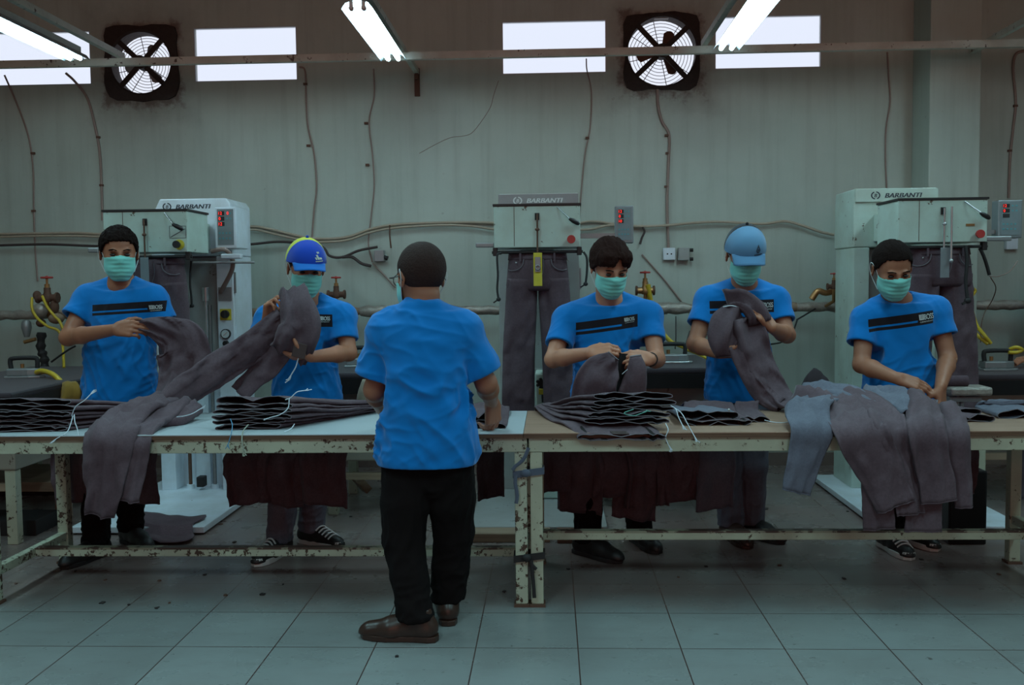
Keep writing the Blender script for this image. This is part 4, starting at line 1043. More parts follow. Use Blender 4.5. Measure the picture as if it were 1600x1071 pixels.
# ------------------------------------------------------------------ jeans
def cloth_tube(path, wdir, hw, ht, seed, n=28, pinch=None, wave=.0, amp=.006, foldd=None, step=.018, center=0.0, shear=False, square=2.0, tail=0):
    """a flattened tube of cloth along path; wdir = direction(s) across it, hw/ht = half width/half thickness at each point. Open at both ends."""
    P = smooth_path(path, 8); m0 = len(path)
    def spread(a):
        a = list(a) if hasattr(a, '__len__') and not isinstance(a, V) and not isinstance(a[0], (int, float)) or (hasattr(a, '__len__') and len(a) == m0 and not isinstance(a, V)) else [a] * m0
        return a
    W = [V(w) for w in (wdir if isinstance(wdir, list) else [wdir] * m0)]
    HW = hw if hasattr(hw, '__len__') else [hw] * m0; HT = ht if hasattr(ht, '__len__') else [ht] * m0
    L = [0]
    for a, b in zip(P, P[1:]): L.append(L[-1] + (b - a).length)
    k = max(4, int(L[-1] / step)); out = []; S_ = np.linspace(0, L[-1], k + 1); Pn = np.array([tuple(p) for p in P]); L = np.array(L)
    C = np.stack([np.interp(S_, L, Pn[:, i]) for i in range(3)], 1)
    tpar = np.interp(S_, L, np.linspace(0, m0 - 1, len(P)))
    Wn = np.stack([np.interp(tpar, range(m0), [w[i] for w in W]) for i in range(3)], 1)
    hwn = np.interp(tpar, range(m0), HW); htn = np.interp(tpar, range(m0), HT)
    T = np.gradient(C, axis=0); T /= np.linalg.norm(T, axis=1)[:, None]
    if not shear: Wn = Wn - T * (Wn * T).sum(1)[:, None]
    Wn /= np.linalg.norm(Wn, axis=1)[:, None]; Nn = np.cross(T, Wn); Nn /= np.linalg.norm(Nn, axis=1)[:, None]
    V_ = []
    for i in range(k + 1):
        for j in range(n):
            a = 2 * PI * j / n; c, s_ = math.cos(a), math.sin(a)
            x = math.copysign(abs(c) ** (2 / square), c); y = math.copysign(abs(s_) ** (2 / square), s_) if square != 2 else s_
            th = htn[i]
            if pinch is not None:
                q = math.exp(-((x - center) / .15) ** 2); th = th * (1 - pinch * q * max(0, 1 - S_[i] / .12))
            V_.append(C[i] + Wn[i] * x * hwn[i] + Nn[i] * (y * th))
    v = np.array(V_); F = [(i * n + j, i * n + (j + 1) % n, (i + 1) * n + (j + 1) % n, (i + 1) * n + j) for i in range(k) for j in range(n)]
    F = np.array(F); N = normals(v, F); ii = np.repeat(np.arange(k + 1), n)
    # folds that run with the cloth, shared by both layers so that they do not cross
    s_ = S_[ii]; u = ((v - C[ii]) * Wn[ii]).sum(1); w_ = u + .04 * (vnoise(v * 6 + seed) - .5)
    q = np.stack([w_ * 26, s_ * 2.0, np.full(len(v), seed * 3.7)], 1); q2 = np.stack([w_ * 17 + s_ * 9, s_ * 4, np.full(len(v), seed * 1.3)], 1)
    q3 = np.stack([w_ * 30 - s_ * 14, s_ * 16 + w_ * 5, np.full(len(v), seed * 2.3)], 1)
    dsp = amp * 2.4 * (ridged(q) ** 2 - .35) + amp * 1.3 * (ridged(q2) ** 2 - .35) + amp * .6 * (ridged(q3) ** 2 - .3) + amp * 1.8 * ridged(q * .62 + 3.3) ** 6 + wave * (vnoise(np.stack([u * 13, s_ * 3, np.full(len(v), (seed // 10) * 5.1 + (seed % 10) * .12)], 1)) - .5) * 2
    if tail: dsp = dsp * (1 + tail * np.clip((s_ - .75) / .2, 0, 1))
    v = v + Nn[ii] * dsp[:, None]
    v = v + N * (.0020 * (vnoise(v * 60) - .5))[:, None]
    return v, F, (C, Wn, Nn, hwn, htn, S_, n)
def join(parts):
    vs_, fs, o = [], [], 0
    for v, f in parts: vs_.append(v); fs.append(f + o); o += len(v)
    return np.concatenate(vs_), np.concatenate(fs)
def rim_tube(v, n, row, r):
    """rolled edge along one open end of a cloth_tube"""
    P = [V(p) for p in v[row * n:(row + 1) * n]]; P = P + [P[0]]
    return MB().tube(P, r, 5, caps=False)
def seam_line(v, n, rows, col, r=.0022):
    P = [V(v[i * n + col]) for i in rows]; return MB().tube(P, r, 5)
def string(parent, pts, mat, r=.0016, tassel=0, name='drawstring'):
    mb = MB().tube(smooth_path(pts, 5), r, 5)
    if tassel:
        e, d = V(pts[-1]), (V(pts[-1]) - V(pts[-2])).normalized()
        for k in range(4): mb.tube([e, e + d * tassel * .6 + V((random.uniform(-.4, .4), 0, random.uniform(-.2, .2))) * tassel * .5, e + d * tassel + V((random.uniform(-.6, .6), random.uniform(-.2, .2), random.uniform(-.3, .3))) * tassel * .6], r * .8, 4)
    return obj(name, mb, mat, parent)
GR = 'folded jeans stacked on the tables'
def folded_jeans(label, x, y, z, hw, ht, seed, back_dx, hang, hang_x, yaw=0, depth=.52, mat=None, group=GR, patch=False, overhang=0, hw2=None, leg_end=None, center=0.0, rise=0):
    """a pair lying waist to the front; its legs run to the back edge of the table and hang down behind it"""
    mat = mat or M['denim']; yb = TB_ + .045 + (seed % 5) * .006
    root = thing('jeans', label, 'jeans', (x, y, z - ht), 0, group)
    hw2 = (hw2 or hw * .82) * .86
    path = [V((x, y - overhang, z - (0.03 if overhang else 0))), V((x + back_dx * .2, y + .13, TH + (z - TH) * .88 + rise)), V((x + back_dx * .6, y + .34, TH + (z - TH) * .55 + rise * .6)), V((x + back_dx, TB_ - .05, TH + .02 + (seed % 6) * .006))]
    HW = [hw, hw * .98, (hw + hw2) / 2, hw2]; HT = [ht, ht * .9, ht * .7, ht * .55]
    if hang:
        path += [V((x + back_dx + (hang_x - x - back_dx) * .3, yb, TH - .03)), V((hang_x, yb + .01, TH - .20)), V((hang_x, yb + .015, hang))]; HW += [hw2, hw2 * .95, hw2 * .92]; HT += [.012, .011, .014]
    wd = [V((math.cos(yaw), math.sin(yaw), 0))] * len(path)
    if hang: wd[-1] = V((1, 0, .16 * math.sin(seed * 2.1))); wd[-2] = V((1, 0, .05 * math.sin(seed * 2.1)))
    v, F, info = cloth_tube(path, wd, HW, HT, seed, pinch=.80, wave=.006, amp=.003, center=center, n=40, square=3.2, shear=True, tail=6)
    b = obj('denim', (v, F), [mat], root, solid=.002)
    n = info[6]
    obj('waistband_edge', rim_tube(v, n, 0, .0019), M['denim_edge'], root)
    # near-black inner layer that paints in the shade inside the open waist
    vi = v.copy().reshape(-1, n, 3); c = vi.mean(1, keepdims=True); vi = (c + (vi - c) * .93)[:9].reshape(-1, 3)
    obj('waist_shade_layer', (vi, F[:8 * n]), M['denim_shade'], root)
    if hang: obj('leg_hem', rim_tube(v, n, len(info[5]) - 1, .003), mat, root)
    if patch:
        C, Wn, Nn = info[0], info[1], info[2]
        o_ = C[0] + Nn[0] * (-ht - .002) * 0; p0 = V(v[int(n * .75)])
        t = V(C[1] - C[0]).normalized(); w = V(Wn[0]); nn = V(Nn[0])
        q = [p0 - w * .035 + t * .004, p0 + w * .035 + t * .004, p0 + w * .035 + t * .045, p0 - w * .035 + t * .045]
        obj('leather_patch', MB().prism([p - nn * .010 for p in q], (0, 0, 0), tuple(-nn * .003)), M['leather_patch'], root)
    return root
# ------------------------------------------------------------------ jeans pressing machines
YH, YC = 5.6, 6.35
def brand(parent, xl, z, w, y, mat, h):
    lt = text_mb('BARBANTI', V((xl + .095, y, z)), (1, 0, 0), (0, 0, 1), h, .001, w, shear=.25, bold=.035)
    c = V((xl + .035, y, z + h * .36)); r = h * .62
    mk = MB(); n = 26
    for k in range(n):
        a0, a1 = 2 * PI * k / n, 2 * PI * (k + 1) / n
        if 1.25 < (a0 % (2 * PI)) < 1.9 or 4.4 < (a0 % (2 * PI)) < 5.05: continue
        f = lambda a, q: c + V((math.cos(a) * r * q * 1.15, -.001, math.sin(a) * r * q))
        mk.add([f(a0, 1), f(a1, 1), f(a1, .72), f(a0, .72)], [(3, 2, 1, 0)])
    b = text_mb('B', c + V((-r * .30, 0, -r * .45)), (1, 0, 0), (0, 0, 1), r * 1.25, .001, shear=.2, bold=.03)
    mk.add(b.v, b.f); mk.add(lt.v, lt.f)
    return obj('brand_lettering', mk, mat, parent)
def digits(parent, rows, x, z, y, size, dx, dz):
    for r, row in enumerate(rows):
        for c, t in enumerate(row):
            if t: o = obj('red_digits', text_mb(t, V((x + c * dx, y, z - r * dz)), (1, 0, 0), (0, 0, 1), size, .0008), M['led'], parent)
def control_panel(parent, x0, x1, z0, z1, y, depth, rows, housing, big=False):
    bx = obj('control_box', MB().bb(x0, x1, y, y + depth, z0, z1), housing, parent, bevel=.006)
    w, h = x1 - x0, z1 - z0
    obj('display_face', MB().bb(x0 + w * .12, x1 - w * .12, y - .003, y - .0002, z0 + h * .08, z1 - h * .05), M['panel_grey'], bx)
    wd = MB(); ky = MB()
    for r in range(3): wd.bb(x0 + w * .18, x0 + w * .46, y - .0045, y - .0031, z1 - h * (.20 + .13 * r), z1 - h * (.10 + .13 * r))
    obj('digit_window', wd, M['red'] if False else M['black'], bx)
    for r in range(4):
        for c in range(4 if r > 1 else 2):
            xx = x0 + w * ((.58 if r < 2 else .22) + .16 * c); zz = z1 - h * (.15 + .13 * r if r < 2 else .50 + .13 * (r - 1))
            ky.bb(xx - w * .04, xx + w * .04, y - .0045, y - .0031, zz - h * .02, zz + h * .02)
    obj('keypad', ky, M['key_teal'], bx)
    digits(bx, rows, x0 + w * .20, z1 - h * .185, y - .0052, h * .105, w * .38, h * .13)
    return bx
def press(xc, label, kind):
    t = thing('jeans_press', label, 'pressing machine', (xc, 6.0, 0), group='jeans pressing machines along the back wall')
    pm = {'a': M['white_paint'], 'b': M['grey_paint'], 'c': M['green_paint']}[kind]; gp = M['green_paint']
    obj('base_plate', MB().bb(xc - .40, xc + .385, 5.36, 6.80, .012, .048), M['white_paint'] if kind != 'b' else M['grey_paint'], t, bevel=.004)
    obj('plinth', MB().bb(xc - .37, xc + .36, 5.45, 6.78, 0, .0119), M['rust'], t)
    c = MB(); z0, z1 = .048, 1.63
    c.bb(xc - .265, xc + .265, YC + .14, 6.75, z0, z1); c.bb(xc - .265, xc - .165, YC, YC + .14, z0, z1); c.bb(xc + .155, xc + .265, YC, YC + .14, z0, z1)
    c.bb(xc - .06, xc + .04, YC + .09, YC + .14, z0, .85)
    obj('column', c, pm, t, bevel=.004)
    obj('recess_panel', MB().bb(xc - .165, xc + .155, YC + .10, YC + .139, .85, 1.62), M['grey_paint'], t)
    dr = MB().bb(xc + .2655, xc + .269, YC + .03, 6.73, .10, 1.50); do = obj('side_door', dr, pm, t)
    obj('hinge', MB().bb(xc + .266, xc + .278, YC + .012, YC + .028, 1.38, 1.52), M['steel'], do)
    for s in (-1, 1):
        rd = obj('guide_rod', MB().cyl((xc + s * .085, YC + .05, z0 + .02), (xc + s * .085, YC + .05, 1.30), .012, 14), M['rust'] if s < 0 else M['steel'], t)
        obj('rod_foot', MB().cyl((xc + s * .085, YC + .05, z0), (xc + s * .085, YC + .05, z0 + .03), .026, 14), M['white_paint'], rd)
    obj('cylinder_rod', MB().cyl((xc + .085, YC - .02, .86), (xc + .085, YC - .02, 1.36), .0095, 14).cyl((xc + .085, YC - .02, 1.33), (xc + .085, YC - .02, 1.42), .024, 16), M['chrome'], t)
    obj('drive_block', MB().bb(xc - .02, xc + .03, YC - .02, YC + .05, .07, .14), M['black'], t, bevel=.006)
    # hood
    pts = [(-.285, 1.632), (.262, 1.632), (.262, 1.975), (.235, 2.012), (-.215, 2.012), (-.272, 1.90)] if kind == 'a' else [(-.268, 1.632), (.268, 1.632), (.268, 1.90), (.262, 2.012), (-.262, 2.012), (-.268, 1.90)]
    hd = MB().prism([V((xc + a, YC, b)) for a, b in pts], (0, 0, 0), (0, .42, 0)); ho = obj('hood', hd, pm, t, bevel=.008)
    if kind == 'a': brand(ho, xc - .20, 1.945, .235, YC - .001, M['letter'], .042)
    else:
        obj('name_board', MB().bb(xc - .262, xc + .262, YC - .014, YC - .0005, 1.925, 2.005), M['plate_grey'] if kind == 'b' else gp, ho)
        brand(ho, xc - .17, 1.950, .235, YC - .0145, M['letter_pale'] if kind == 'b' else M['letter'], .042)
    obj('neck', MB().bb(xc - .14, xc + .12, 5.951, YC - .001, 1.67, 1.84), gp, t)
    # head
    b = MB().bb(xc - .25, xc + .25, YH, 5.95, 1.632, 1.872); he = obj('press_head', b, gp, t, bevel=.004)
    obj('lid', MB().bb(xc - .256, xc + .256, YH - .006, 5.956, 1.873, 1.885), M['black_metal'], he)
    obj('panel_seam', MB().bb(xc - .134, xc - .131, YH - .0012, YH - .0001, 1.64, 1.87), M['rust'], he)
    obj('slot_plate', MB().bb(xc - .012, xc + .014, YH - .006, YH - .0002, 1.79, 1.83), M['black'], he)
    lv = obj('lever', MB().cyl((xc + .002, YH - .018, 1.60), (xc + .002, YH - .018, 1.825), .0055, 10).ball((xc + .002, YH - .020, 1.735), (.014, .008, .010)), M['rust'] if kind != 'c' else M['chrome'], he)
    hn = obj('handle', MB().tube([V((xc + .185, YH - .055, 1.792)), V((xc + .205, YH - .050, 1.782)), V((xc + .232, YH - .045, 1.768)), V((xc + .243, YH - .042, 1.760))], [.007, .013, .014, .008], 12), M['black_metal'], he)
    obj('handle_shaft', MB().cyl((xc + .120, YH - .002, 1.862), (xc + .188, YH - .055, 1.793), .0042, 10), M['chrome'], hn)
    kx, kz = (xc + .197, 1.675)
    if kind == 'a':
        obj('yellow_plate', MB().cyl((kx + .006, YH - .004, kz), (kx + .006, YH - .0001, kz), .030, 24), M['yellow_plate'], he)
        obj('stop_knob', MB().cyl((kx, YH - .03, kz), (kx, YH - .0041, kz), .015, 20).cyl((kx, YH - .04, kz), (kx, YH - .03, kz), .022, 20), M['black_metal'], he)
        dg = MB().bb(xc + .145, xc + .245, YH - .0016, YH - .0001, 1.783, 1.785).bb(xc + .145, xc + .245, YH - .0016, YH - .0001, 1.713, 1.715).bb(xc + .145, xc + .147, YH - .0016, YH - .0001, 1.715, 1.783).bb(xc + .243, xc + .245, YH - .0016, YH - .0001, 1.715, 1.783)
        dg.beam((xc + .152, YH - .001, 1.72), (xc + .240, YH - .001, 1.768), .0016, .003, up=(0, 0, 1)); obj('instruction_diagram', dg, M['letter'], he)
        for k in range(4): dg2 = 0
    else:
        obj('stop_knob', MB().cyl((kx, YH - .028, kz), (kx, YH - .0001, kz), .014, 20).cyl((kx, YH - .042, kz), (kx, YH - .028, kz), .024, 22), M['red'], he)
    if kind == 'c': obj('name_plate', MB().bb(xc + .13, xc + .178, YH - .003, YH - .0001, 1.722, 1.735), M['brass'], he)
    # clamp bars below the head
    sl, sr = (-.36, .255) if kind != 'c' else (-.30, .40)
    cb = obj('clamp_bar', MB().bb(xc + sl, xc - .252, YH + .02, YH + .06, 1.636, 1.664) if kind != 'c' else MB().bb(xc + .252, xc + sr, YH + .02, YH + .06, 1.636, 1.664), M['steel'], t, bevel=.006)
    obj('clamp_rod', MB().cyl((xc - .265, YH + .03, 1.606), (xc + .265, YH + .03, 1.606), .0085, 12), M['black_metal'], t)
    for s in (-1, 1): obj('clamp_arm', MB().bb(xc + s * .245 - .014, xc + s * .245 + .014, YH + .01, YH + .05, 1.585, 1.634), M['black_metal'], t, bevel=.004)
    if kind == 'a':
        obj('side_arm', MB().bb(xc + .30, xc + .43, 6.02, 6.07, 1.60, 1.632), M['white_paint'], t, bevel=.008)
        obj('cross_rod', MB().cyl((xc + .10, 6.05, 1.58), (xc + .46, 6.20, 1.58), .008, 10), M['steel'], t)
    # the measuring strip that hangs in front of the fly
    sy = YH - .030
    so = obj('waist_clip', MB().bb(xc - .022, xc + .028, sy - .004, sy, 1.408 if kind != 'c' else 1.43, 1.60), M['yellow_plate'] if kind == 'b' else M['plate_grey'], t, bevel=.001)
    if kind == 'b': obj('clip_bracket', MB().bb(xc - .012, xc + .018, sy - .012, sy - .0045, 1.49, 1.575).ring((xc + .003, sy - .016, 1.515), (0, 1, 0), .013, .004, 16, 6), M['steel'], so)
    if kind == 'c': obj('long_lever', MB().cyl((xc + .03, sy - .02, 1.52), (xc + .03, sy - .02, 1.83), .0065, 10).ball((xc + .03, sy - .022, 1.525), .012), M['chrome'], so)
    return t
xa, xb_, xc_ = -2.385, -.075, 2.238
PA = press(xa, 'white jeans press on the left with digit panel on its hood', 'a')
PB = press(xb_, 'grey jeans press in the middle, its pale green head over hanging jeans', 'b')
PC = press(xc_, 'pale green jeans press on the right beside the wall pier', 'c')
# control boxes
def boxat(pxl, pxr, pyt, pyb, Y): a, b = at(pxl, pyt, Y=Y), at(pxr, pyb, Y=Y); return a.x, b.x, b.z, a.z
x0, x1, z0, z1 = boxat(335, 370, 324, 388, 6.12)
control_panel(PA, x0, x1, z0, z1, 6.12, .229, (('12', '0'), ('0',), ('12',)), M['white_paint'])
x0, x1, z0, z1 = boxat(961, 990, 322, 380, 6.0); control_panel(PB, x0, x1, z0, z1, 6.0, .07, (('12',), ('0',), ('10',)), M['plate_grey'])
obj('box_arm', MB().bb(xb_ + .25, x0 + .02, 6.02, 6.05, 1.70, 1.73), M['steel'], PB)
x0, x1, z0, z1 = boxat(1560, 1597, 313, 372, 6.0); control_panel(PC, x0, x1, z0, z1, 6.0, .09, (('12',), ('0',)), M['plate_grey'])
obj('box_arm', MB().bb(xc_ + .25, x0 + .02, 6.03, 6.06, 1.695, 1.72), M['steel'], PC)
# press a: controls on its front strip and the hose
sx = xa + .21
obj('warning_plate', MB().bb(sx - .038, sx + .038, YC - .004, YC - .0001, 1.20, 1.275), M['yellow_plate'], PA)
obj('main_switch', MB().cyl((sx, YC - .03, 1.24), (sx, YC - .0041, 1.24), .027, 20).bb(sx - .006, sx + .006, YC - .038, YC - .03, 1.216, 1.264), M['black'], PA)
for z in (1.108, .982):
    g = obj('pressure_gauge', MB().cyl((sx, YC - .022, z), (sx, YC - .0001, z), .033, 24), M['black_metal'], PA)
    obj('gauge_face', MB().cyl((sx, YC - .0235, z), (sx, YC - .0221, z), .027, 24), M['elastic'], g)
    obj('gauge_needle', MB().beam((sx - .012, YC - .0243, z - .012), (sx + .015, YC - .0243, z + .013), .002, .001, up=(0, 1, 0)), M['red'], g)
obj('regulator_knob', MB().cyl((sx, YC - .035, 1.045), (sx, YC - .0001, 1.045), .017, 18), M['black'], PA)
obj('hose_plate', MB().bb(sx - .045, sx + .045, YC - .005, YC - .0001, 1.33, 1.42), M['steel'], PA)
tag(obj('air_hose', MB().tube(smooth_path([at(330, 393, Y=6.1), at(350, 390, Y=6.1), at(362, 402, Y=6.15), at(363, 420, Y=6.2), at(354, 440, Y=6.25), at(345, 456, Y=6.335)], 8), .015, 10), M['conduit']), 'thick brown hose curving down beside the left press panel', 'hose')
def strap(pts, label, w=.014):
    mb = MB().tube(smooth_path(pts, 8), w / 2, 8); e = V(pts[-1])
    mb.ball(e, (w, w * .8, w * .9)); mb.beam(e, e + V((-.03, 0, -.02)), w * .7, w * .6)
    return tag(obj('strap', mb, M['black']), label, 'strap', 'black straps hanging from the presses')
strap([at(783, 396, Y=5.58), at(777, 400, Y=5.57), at(778, 430, Y=5.57), at(777, 452, Y=5.57), at(779, 468, Y=5.57)], 'black strap hanging at the left end of the middle press')
strap([at(912, 394, Y=5.58), at(917, 404, Y=5.57), at(917, 425, Y=5.57), at(915, 444, Y=5.57)], 'black strap hanging at the right end of the middle press')
strap([at(299, 408, Y=5.9), at(297, 440, Y=5.9), at(299, 462, Y=5.9), at(300, 478, Y=5.9)], 'black strap hanging under the head of the left press')
strap([at(1509, 384, Y=5.58), at(1511, 410, Y=5.57), at(1509, 440, Y=5.57), at(1512, 470, Y=5.57)], 'black strap hanging at the right end of the right press', .020)

# ------------------------------------------------------------------ jeans pulled over the presses
def hanging_pair(xc, label, seed, splay=0, zb=.60):
    y = YH + .13; zt = 1.598
    t = thing('jeans', label, 'jeans', (xc, y, zb), 0, 'jeans hanging from the presses')
    zc = 1.40
    hp, F1, i1 = cloth_tube([V((xc, y, zt)), V((xc, y, 1.52)), V((xc, y, 1.42)), V((xc, y, zc - .02))], V((1, 0, 0)), [.166, .176, .187, .186], [.085, .095, .10, .085], seed, n=44, amp=.004, square=2.6)
    legs = []
    for s in (-1, 1):
        L = cloth_tube([V((xc + s * .094, y, 1.45)), V((xc + s * .100, y, 1.30)), V((xc + s * (.112 + splay), y, 1.0)), V((xc + s * (.122 + splay), y + .01, zb))], V((1, 0, 0)), [.090, .093, .095, .096], [.085, .075, .050, .035], seed + s, n=30, amp=.010, square=2.5)
        legs.append(L)
    v, f = join([(hp, F1), legs[0][:2], legs[1][:2]]); b = obj('denim', (v, f), M['denim'], t, solid=.003)
    for L in legs:
        n = L[2][6]; k = len(L[2][5]) - 1
        obj('leg_hem', rim_tube(L[0], n, k, .003), M['denim'], t)
    obj('waistband', (lambda w: (w[0], w[1]))(cloth_tube([V((xc, y, zt + .004)), V((xc, y, zt - .036))], V((1, 0, 0)), [.170, .1755], [.089, .0955], seed, n=44, amp=.001, square=2.6)), M['denim'], t, solid=.003)
    fy = y - .098
    for s in (-1, 1):
        P = [V((xc + s * .080, fy - .004, 1.565)), V((xc + s * .088, fy - .004, 1.53)), V((xc + s * .115, fy + .001, 1.505)), V((xc + s * .150, fy + .018, 1.498)), V((xc + s * .172, fy + .04, 1.505))]
        obj('pocket_edge', MB().tube(smooth_path(P, 5), .0032, 6), M['denim_edge'], t)
        obj('belt_loop', MB().bb(xc + s * .10 - .006, xc + s * .10 + .006, fy - .008, fy - .001, 1.553, 1.603), M['denim'], t)
    obj('fly_seam', MB().tube(smooth_path([V((xc + .035, fy - .006, 1.565)), V((xc + .034, fy - .006, 1.50)), V((xc + .018, fy - .006, 1.45)), V((xc, fy + .002, 1.425))], 5), .0024, 6), M['denim_edge'], t)
    obj('rivet', MB().ball((xc - .125, fy + .002, 1.545), (.005, .003, .005)), M['chrome'], t)
    return t
hanging_pair(xa + .0, 'grey jeans pulled over the left press behind the first man', 11, .0)
hanging_pair(xb_, 'grey jeans hanging full length from the middle press, clip at the fly', 12, .005)
hanging_pair(xc_ + .03, 'grey jeans hanging from the right press behind the last man', 13, .02)
# ------------------------------------------------------------------ stacks of folded jeans
WT = M['string']
def tassel(parent, pts, mat=None, tl=.03, r=.0022): return string(parent, [at(*p[:2], Y=p[2]) for p in pts], mat or WT, r, tl)
# stack at the left end
ord_ = ('lowest', 'second from the bottom', 'third from the bottom', 'fourth from the bottom', 'fifth from the bottom', 'sixth from the bottom', 'seventh from the bottom', 'topmost')
z = TH + .014
for k in range(6):
    x = at(54 + (k * 7 % 5) * 2 - (6 if k < 3 else 0), 650, Y=4.28).x; ht = .0105 + .0035 * (k in (4, 5))
    j = folded_jeans('folded grey jeans in the stack at the left end, ' + (ord_[k] if k < 5 else 'topmost'), x, 4.24 + .012 * (k % 3), z, .178 - .005 * (k % 2), ht, 100 + k, .36 + .02 * (k % 3), .30 + .03 * (k % 4) if k in (0, 2, 4) else 0, at(120 + 45 * k / 2, 700, Y=4.92).x, yaw=.10, hw2=.15, center=-.05)
    if k == 5: tassel(j, [(112, 650, 4.22), (118, 636, 4.20), (132, 626, 4.20), (141, 617, 4.22)]); tassel(j, [(114, 650, 4.21), (110, 664, 4.18), (104, 676, 4.15), (88, 686, 4.13)])
    if k == 4: tassel(j, [(116, 648, 4.20), (117, 660, 4.18), (120, 668, 4.17), (122, 676, 4.16)])
    z += ht * 2 + .003
# stack in front of the man in the blue and yellow cap
z = TH + .014; xs = (389, 391, 397, 398, 400, 396, 398); ws = (.148, .165, .180, .178, .172, .165, .150)
for k in range(6):
    ht = (.011, .010, .011, .0095, .012, .018)[k]; x = at(xs[k], 650, Y=4.30).x
    j = folded_jeans('folded grey jeans in the stack before the yellow cap, ' + (ord_[k] if k < 5 else 'topmost'), x, 4.28 - .015 * (k in (2, 3)) + .02 * (k == 5), z, ws[k], ht, 120 + k, .34 + .03 * (k % 2), (.30, 0, .285, 0, .31, .29)[k], at((395, 0, 437, 0, 480, 510)[k], 700, Y=4.92).x, yaw=.05, hw2=.145, center=.05 - .1 * (k % 2), patch=(k == 2))
    if k == 5: tassel(j, [(446, 625, 4.27), (454, 622, 4.26), (464, 613, 4.26), (474, 611, 4.27)])
    if k == 3: tassel(j, [(452, 622, 4.26), (450, 638, 4.24), (438, 648, 4.22), (425, 652, 4.22)])
    if k == 1: tassel(j, [(360, 655, 4.25), (363, 664, 4.20), (362, 675, 4.13), (358, 690, 4.12)], M['string_blue']); tassel(j, [(388, 664, 4.25), (380, 674, 4.16), (378, 688, 4.12), (380, 700, 4.11)], flat('frayed_thread', (.30, .30, .24), .8), .04, .003)
    if k == 0: tassel(j, [(460, 663, 4.24), (455, 670, 4.2), (447, 674, 4.18)], None, .01)
    z += ht * 2 + .003
# stack in front of the man with the fringe
z = TH - .006; xs = (968, 978, 982, 988, 992, 990, 992)
for k in range(6):
    ht = (.014, .012, .011, .010, .013, .013)[k]; x = at(xs[k], 650, Y=4.22).x
    j = folded_jeans('folded grey jeans in the stack before the man with the fringe, ' + (ord_[k] if k < 5 else 'topmost'), x, (4.16, 4.19, 4.20, 4.22, 4.22, 4.24)[k], z + (.024 if k == 0 else 0), (.188, .185, .180, .185, .180, .172)[k], ht, 140 + k, -.26 - .02 * (k % 2), (.24, .33, .27, .20, .30, .36)[k], at((905, 960, 1010, 990, 1060, 880)[k], 700, Y=4.92).x, yaw=-.06, hw2=.145, center=.0, overhang=.055 if k == 0 else 0, patch=(k == 0))
    if k == 0: tassel(j, [(1040, 662, 4.13), (1044, 672, 4.11), (1040, 684, 4.11), (1044, 695, 4.11)])
    if k == 2: tassel(j, [(990, 640, 4.19), (975, 646, 4.18), (990, 650, 4.18), (1003, 646, 4.18)], M['string_green'])
    if k == 4: tassel(j, [(1048, 634, 4.2), (1056, 640, 4.18), (1060, 652, 4.16), (1066, 664, 4.14)]); tassel(j, [(1050, 636, 4.2), (1064, 645, 4.17), (1075, 664, 4.14), (1085, 682, 4.12)])
    z += ht * 2 + (.003 if k else .026)
# low pile beside it
for k, (px, hw, yy, w, dx, hg, lab) in enumerate(((1122, .150, 4.33, .013, .03, .30, 'lower grey jeans lying flat between the fringe stack and the pale cap man'), (1178, .075, 4.42, .014, .05, 0, 'narrow folded end of grey jeans at the right of the low pile'), (1106, .138, 4.36, .021, -.02, .26, 'upper grey jeans lying flat on the low pile beside the fringe stack'))):
    j = folded_jeans(lab, at(px, 650, Y=yy).x, yy, TH + .016 + (.034 if k == 2 else 0), hw, w, 160 + k, dx, hg, at(1060 + 28 * k, 700, Y=4.92).x, yaw=.12 if k == 1 else 0, mat=M['denim2'] if k == 2 else None, hw2=hw * .9)
    if k == 1: tassel(j, [(1195, 657, 4.38), (1208, 660, 4.3), (1222, 661, 4.3), (1230, 660, 4.3)], None, .012)
    if k == 2: obj('rivet', MB().ball(at(1139, 641, Y=4.335), (.006, .004, .006)), M['chrome'], j)
# jeans under the hand of the man in front
folded_jeans('folded grey jeans under the right hand of the man seen from behind', at(756, 660, Y=4.30).x, 4.27, TH + .016, .100, .014, 171, .02, .32, at(767, 700, Y=4.92).x, hw2=.085)
folded_jeans('rumpled grey jeans lying on the folded pair under his hand', at(748, 645, Y=4.35).x, 4.33, TH + .050, .085, .018, 172, -.02, 0, 0, hw2=.07, rise=.01)
# right end of the right table
folded_jeans('folded grey jeans with open waist, by the lowered hands', at(1512, 652, Y=4.42).x, 4.40, TH + .018, .110, .016, 181, -.16, .0, 0, yaw=-.05, hw2=.12)
folded_jeans('upper folded grey jeans with rippled waist, just behind the lowered hands', at(1498, 636, Y=4.56).x, 4.56, TH + .030, .105, .015, 182, -.10, .34, at(1500, 700, Y=4.92).x, hw2=.10)
folded_jeans('folded grey jeans at the right edge, cut by the frame', at(1604, 640, Y=4.5).x, 4.50, TH + .022, .13, .020, 183, .05, .30, at(1610, 700, Y=4.92).x, hw2=.12, mat=M['denim2'])

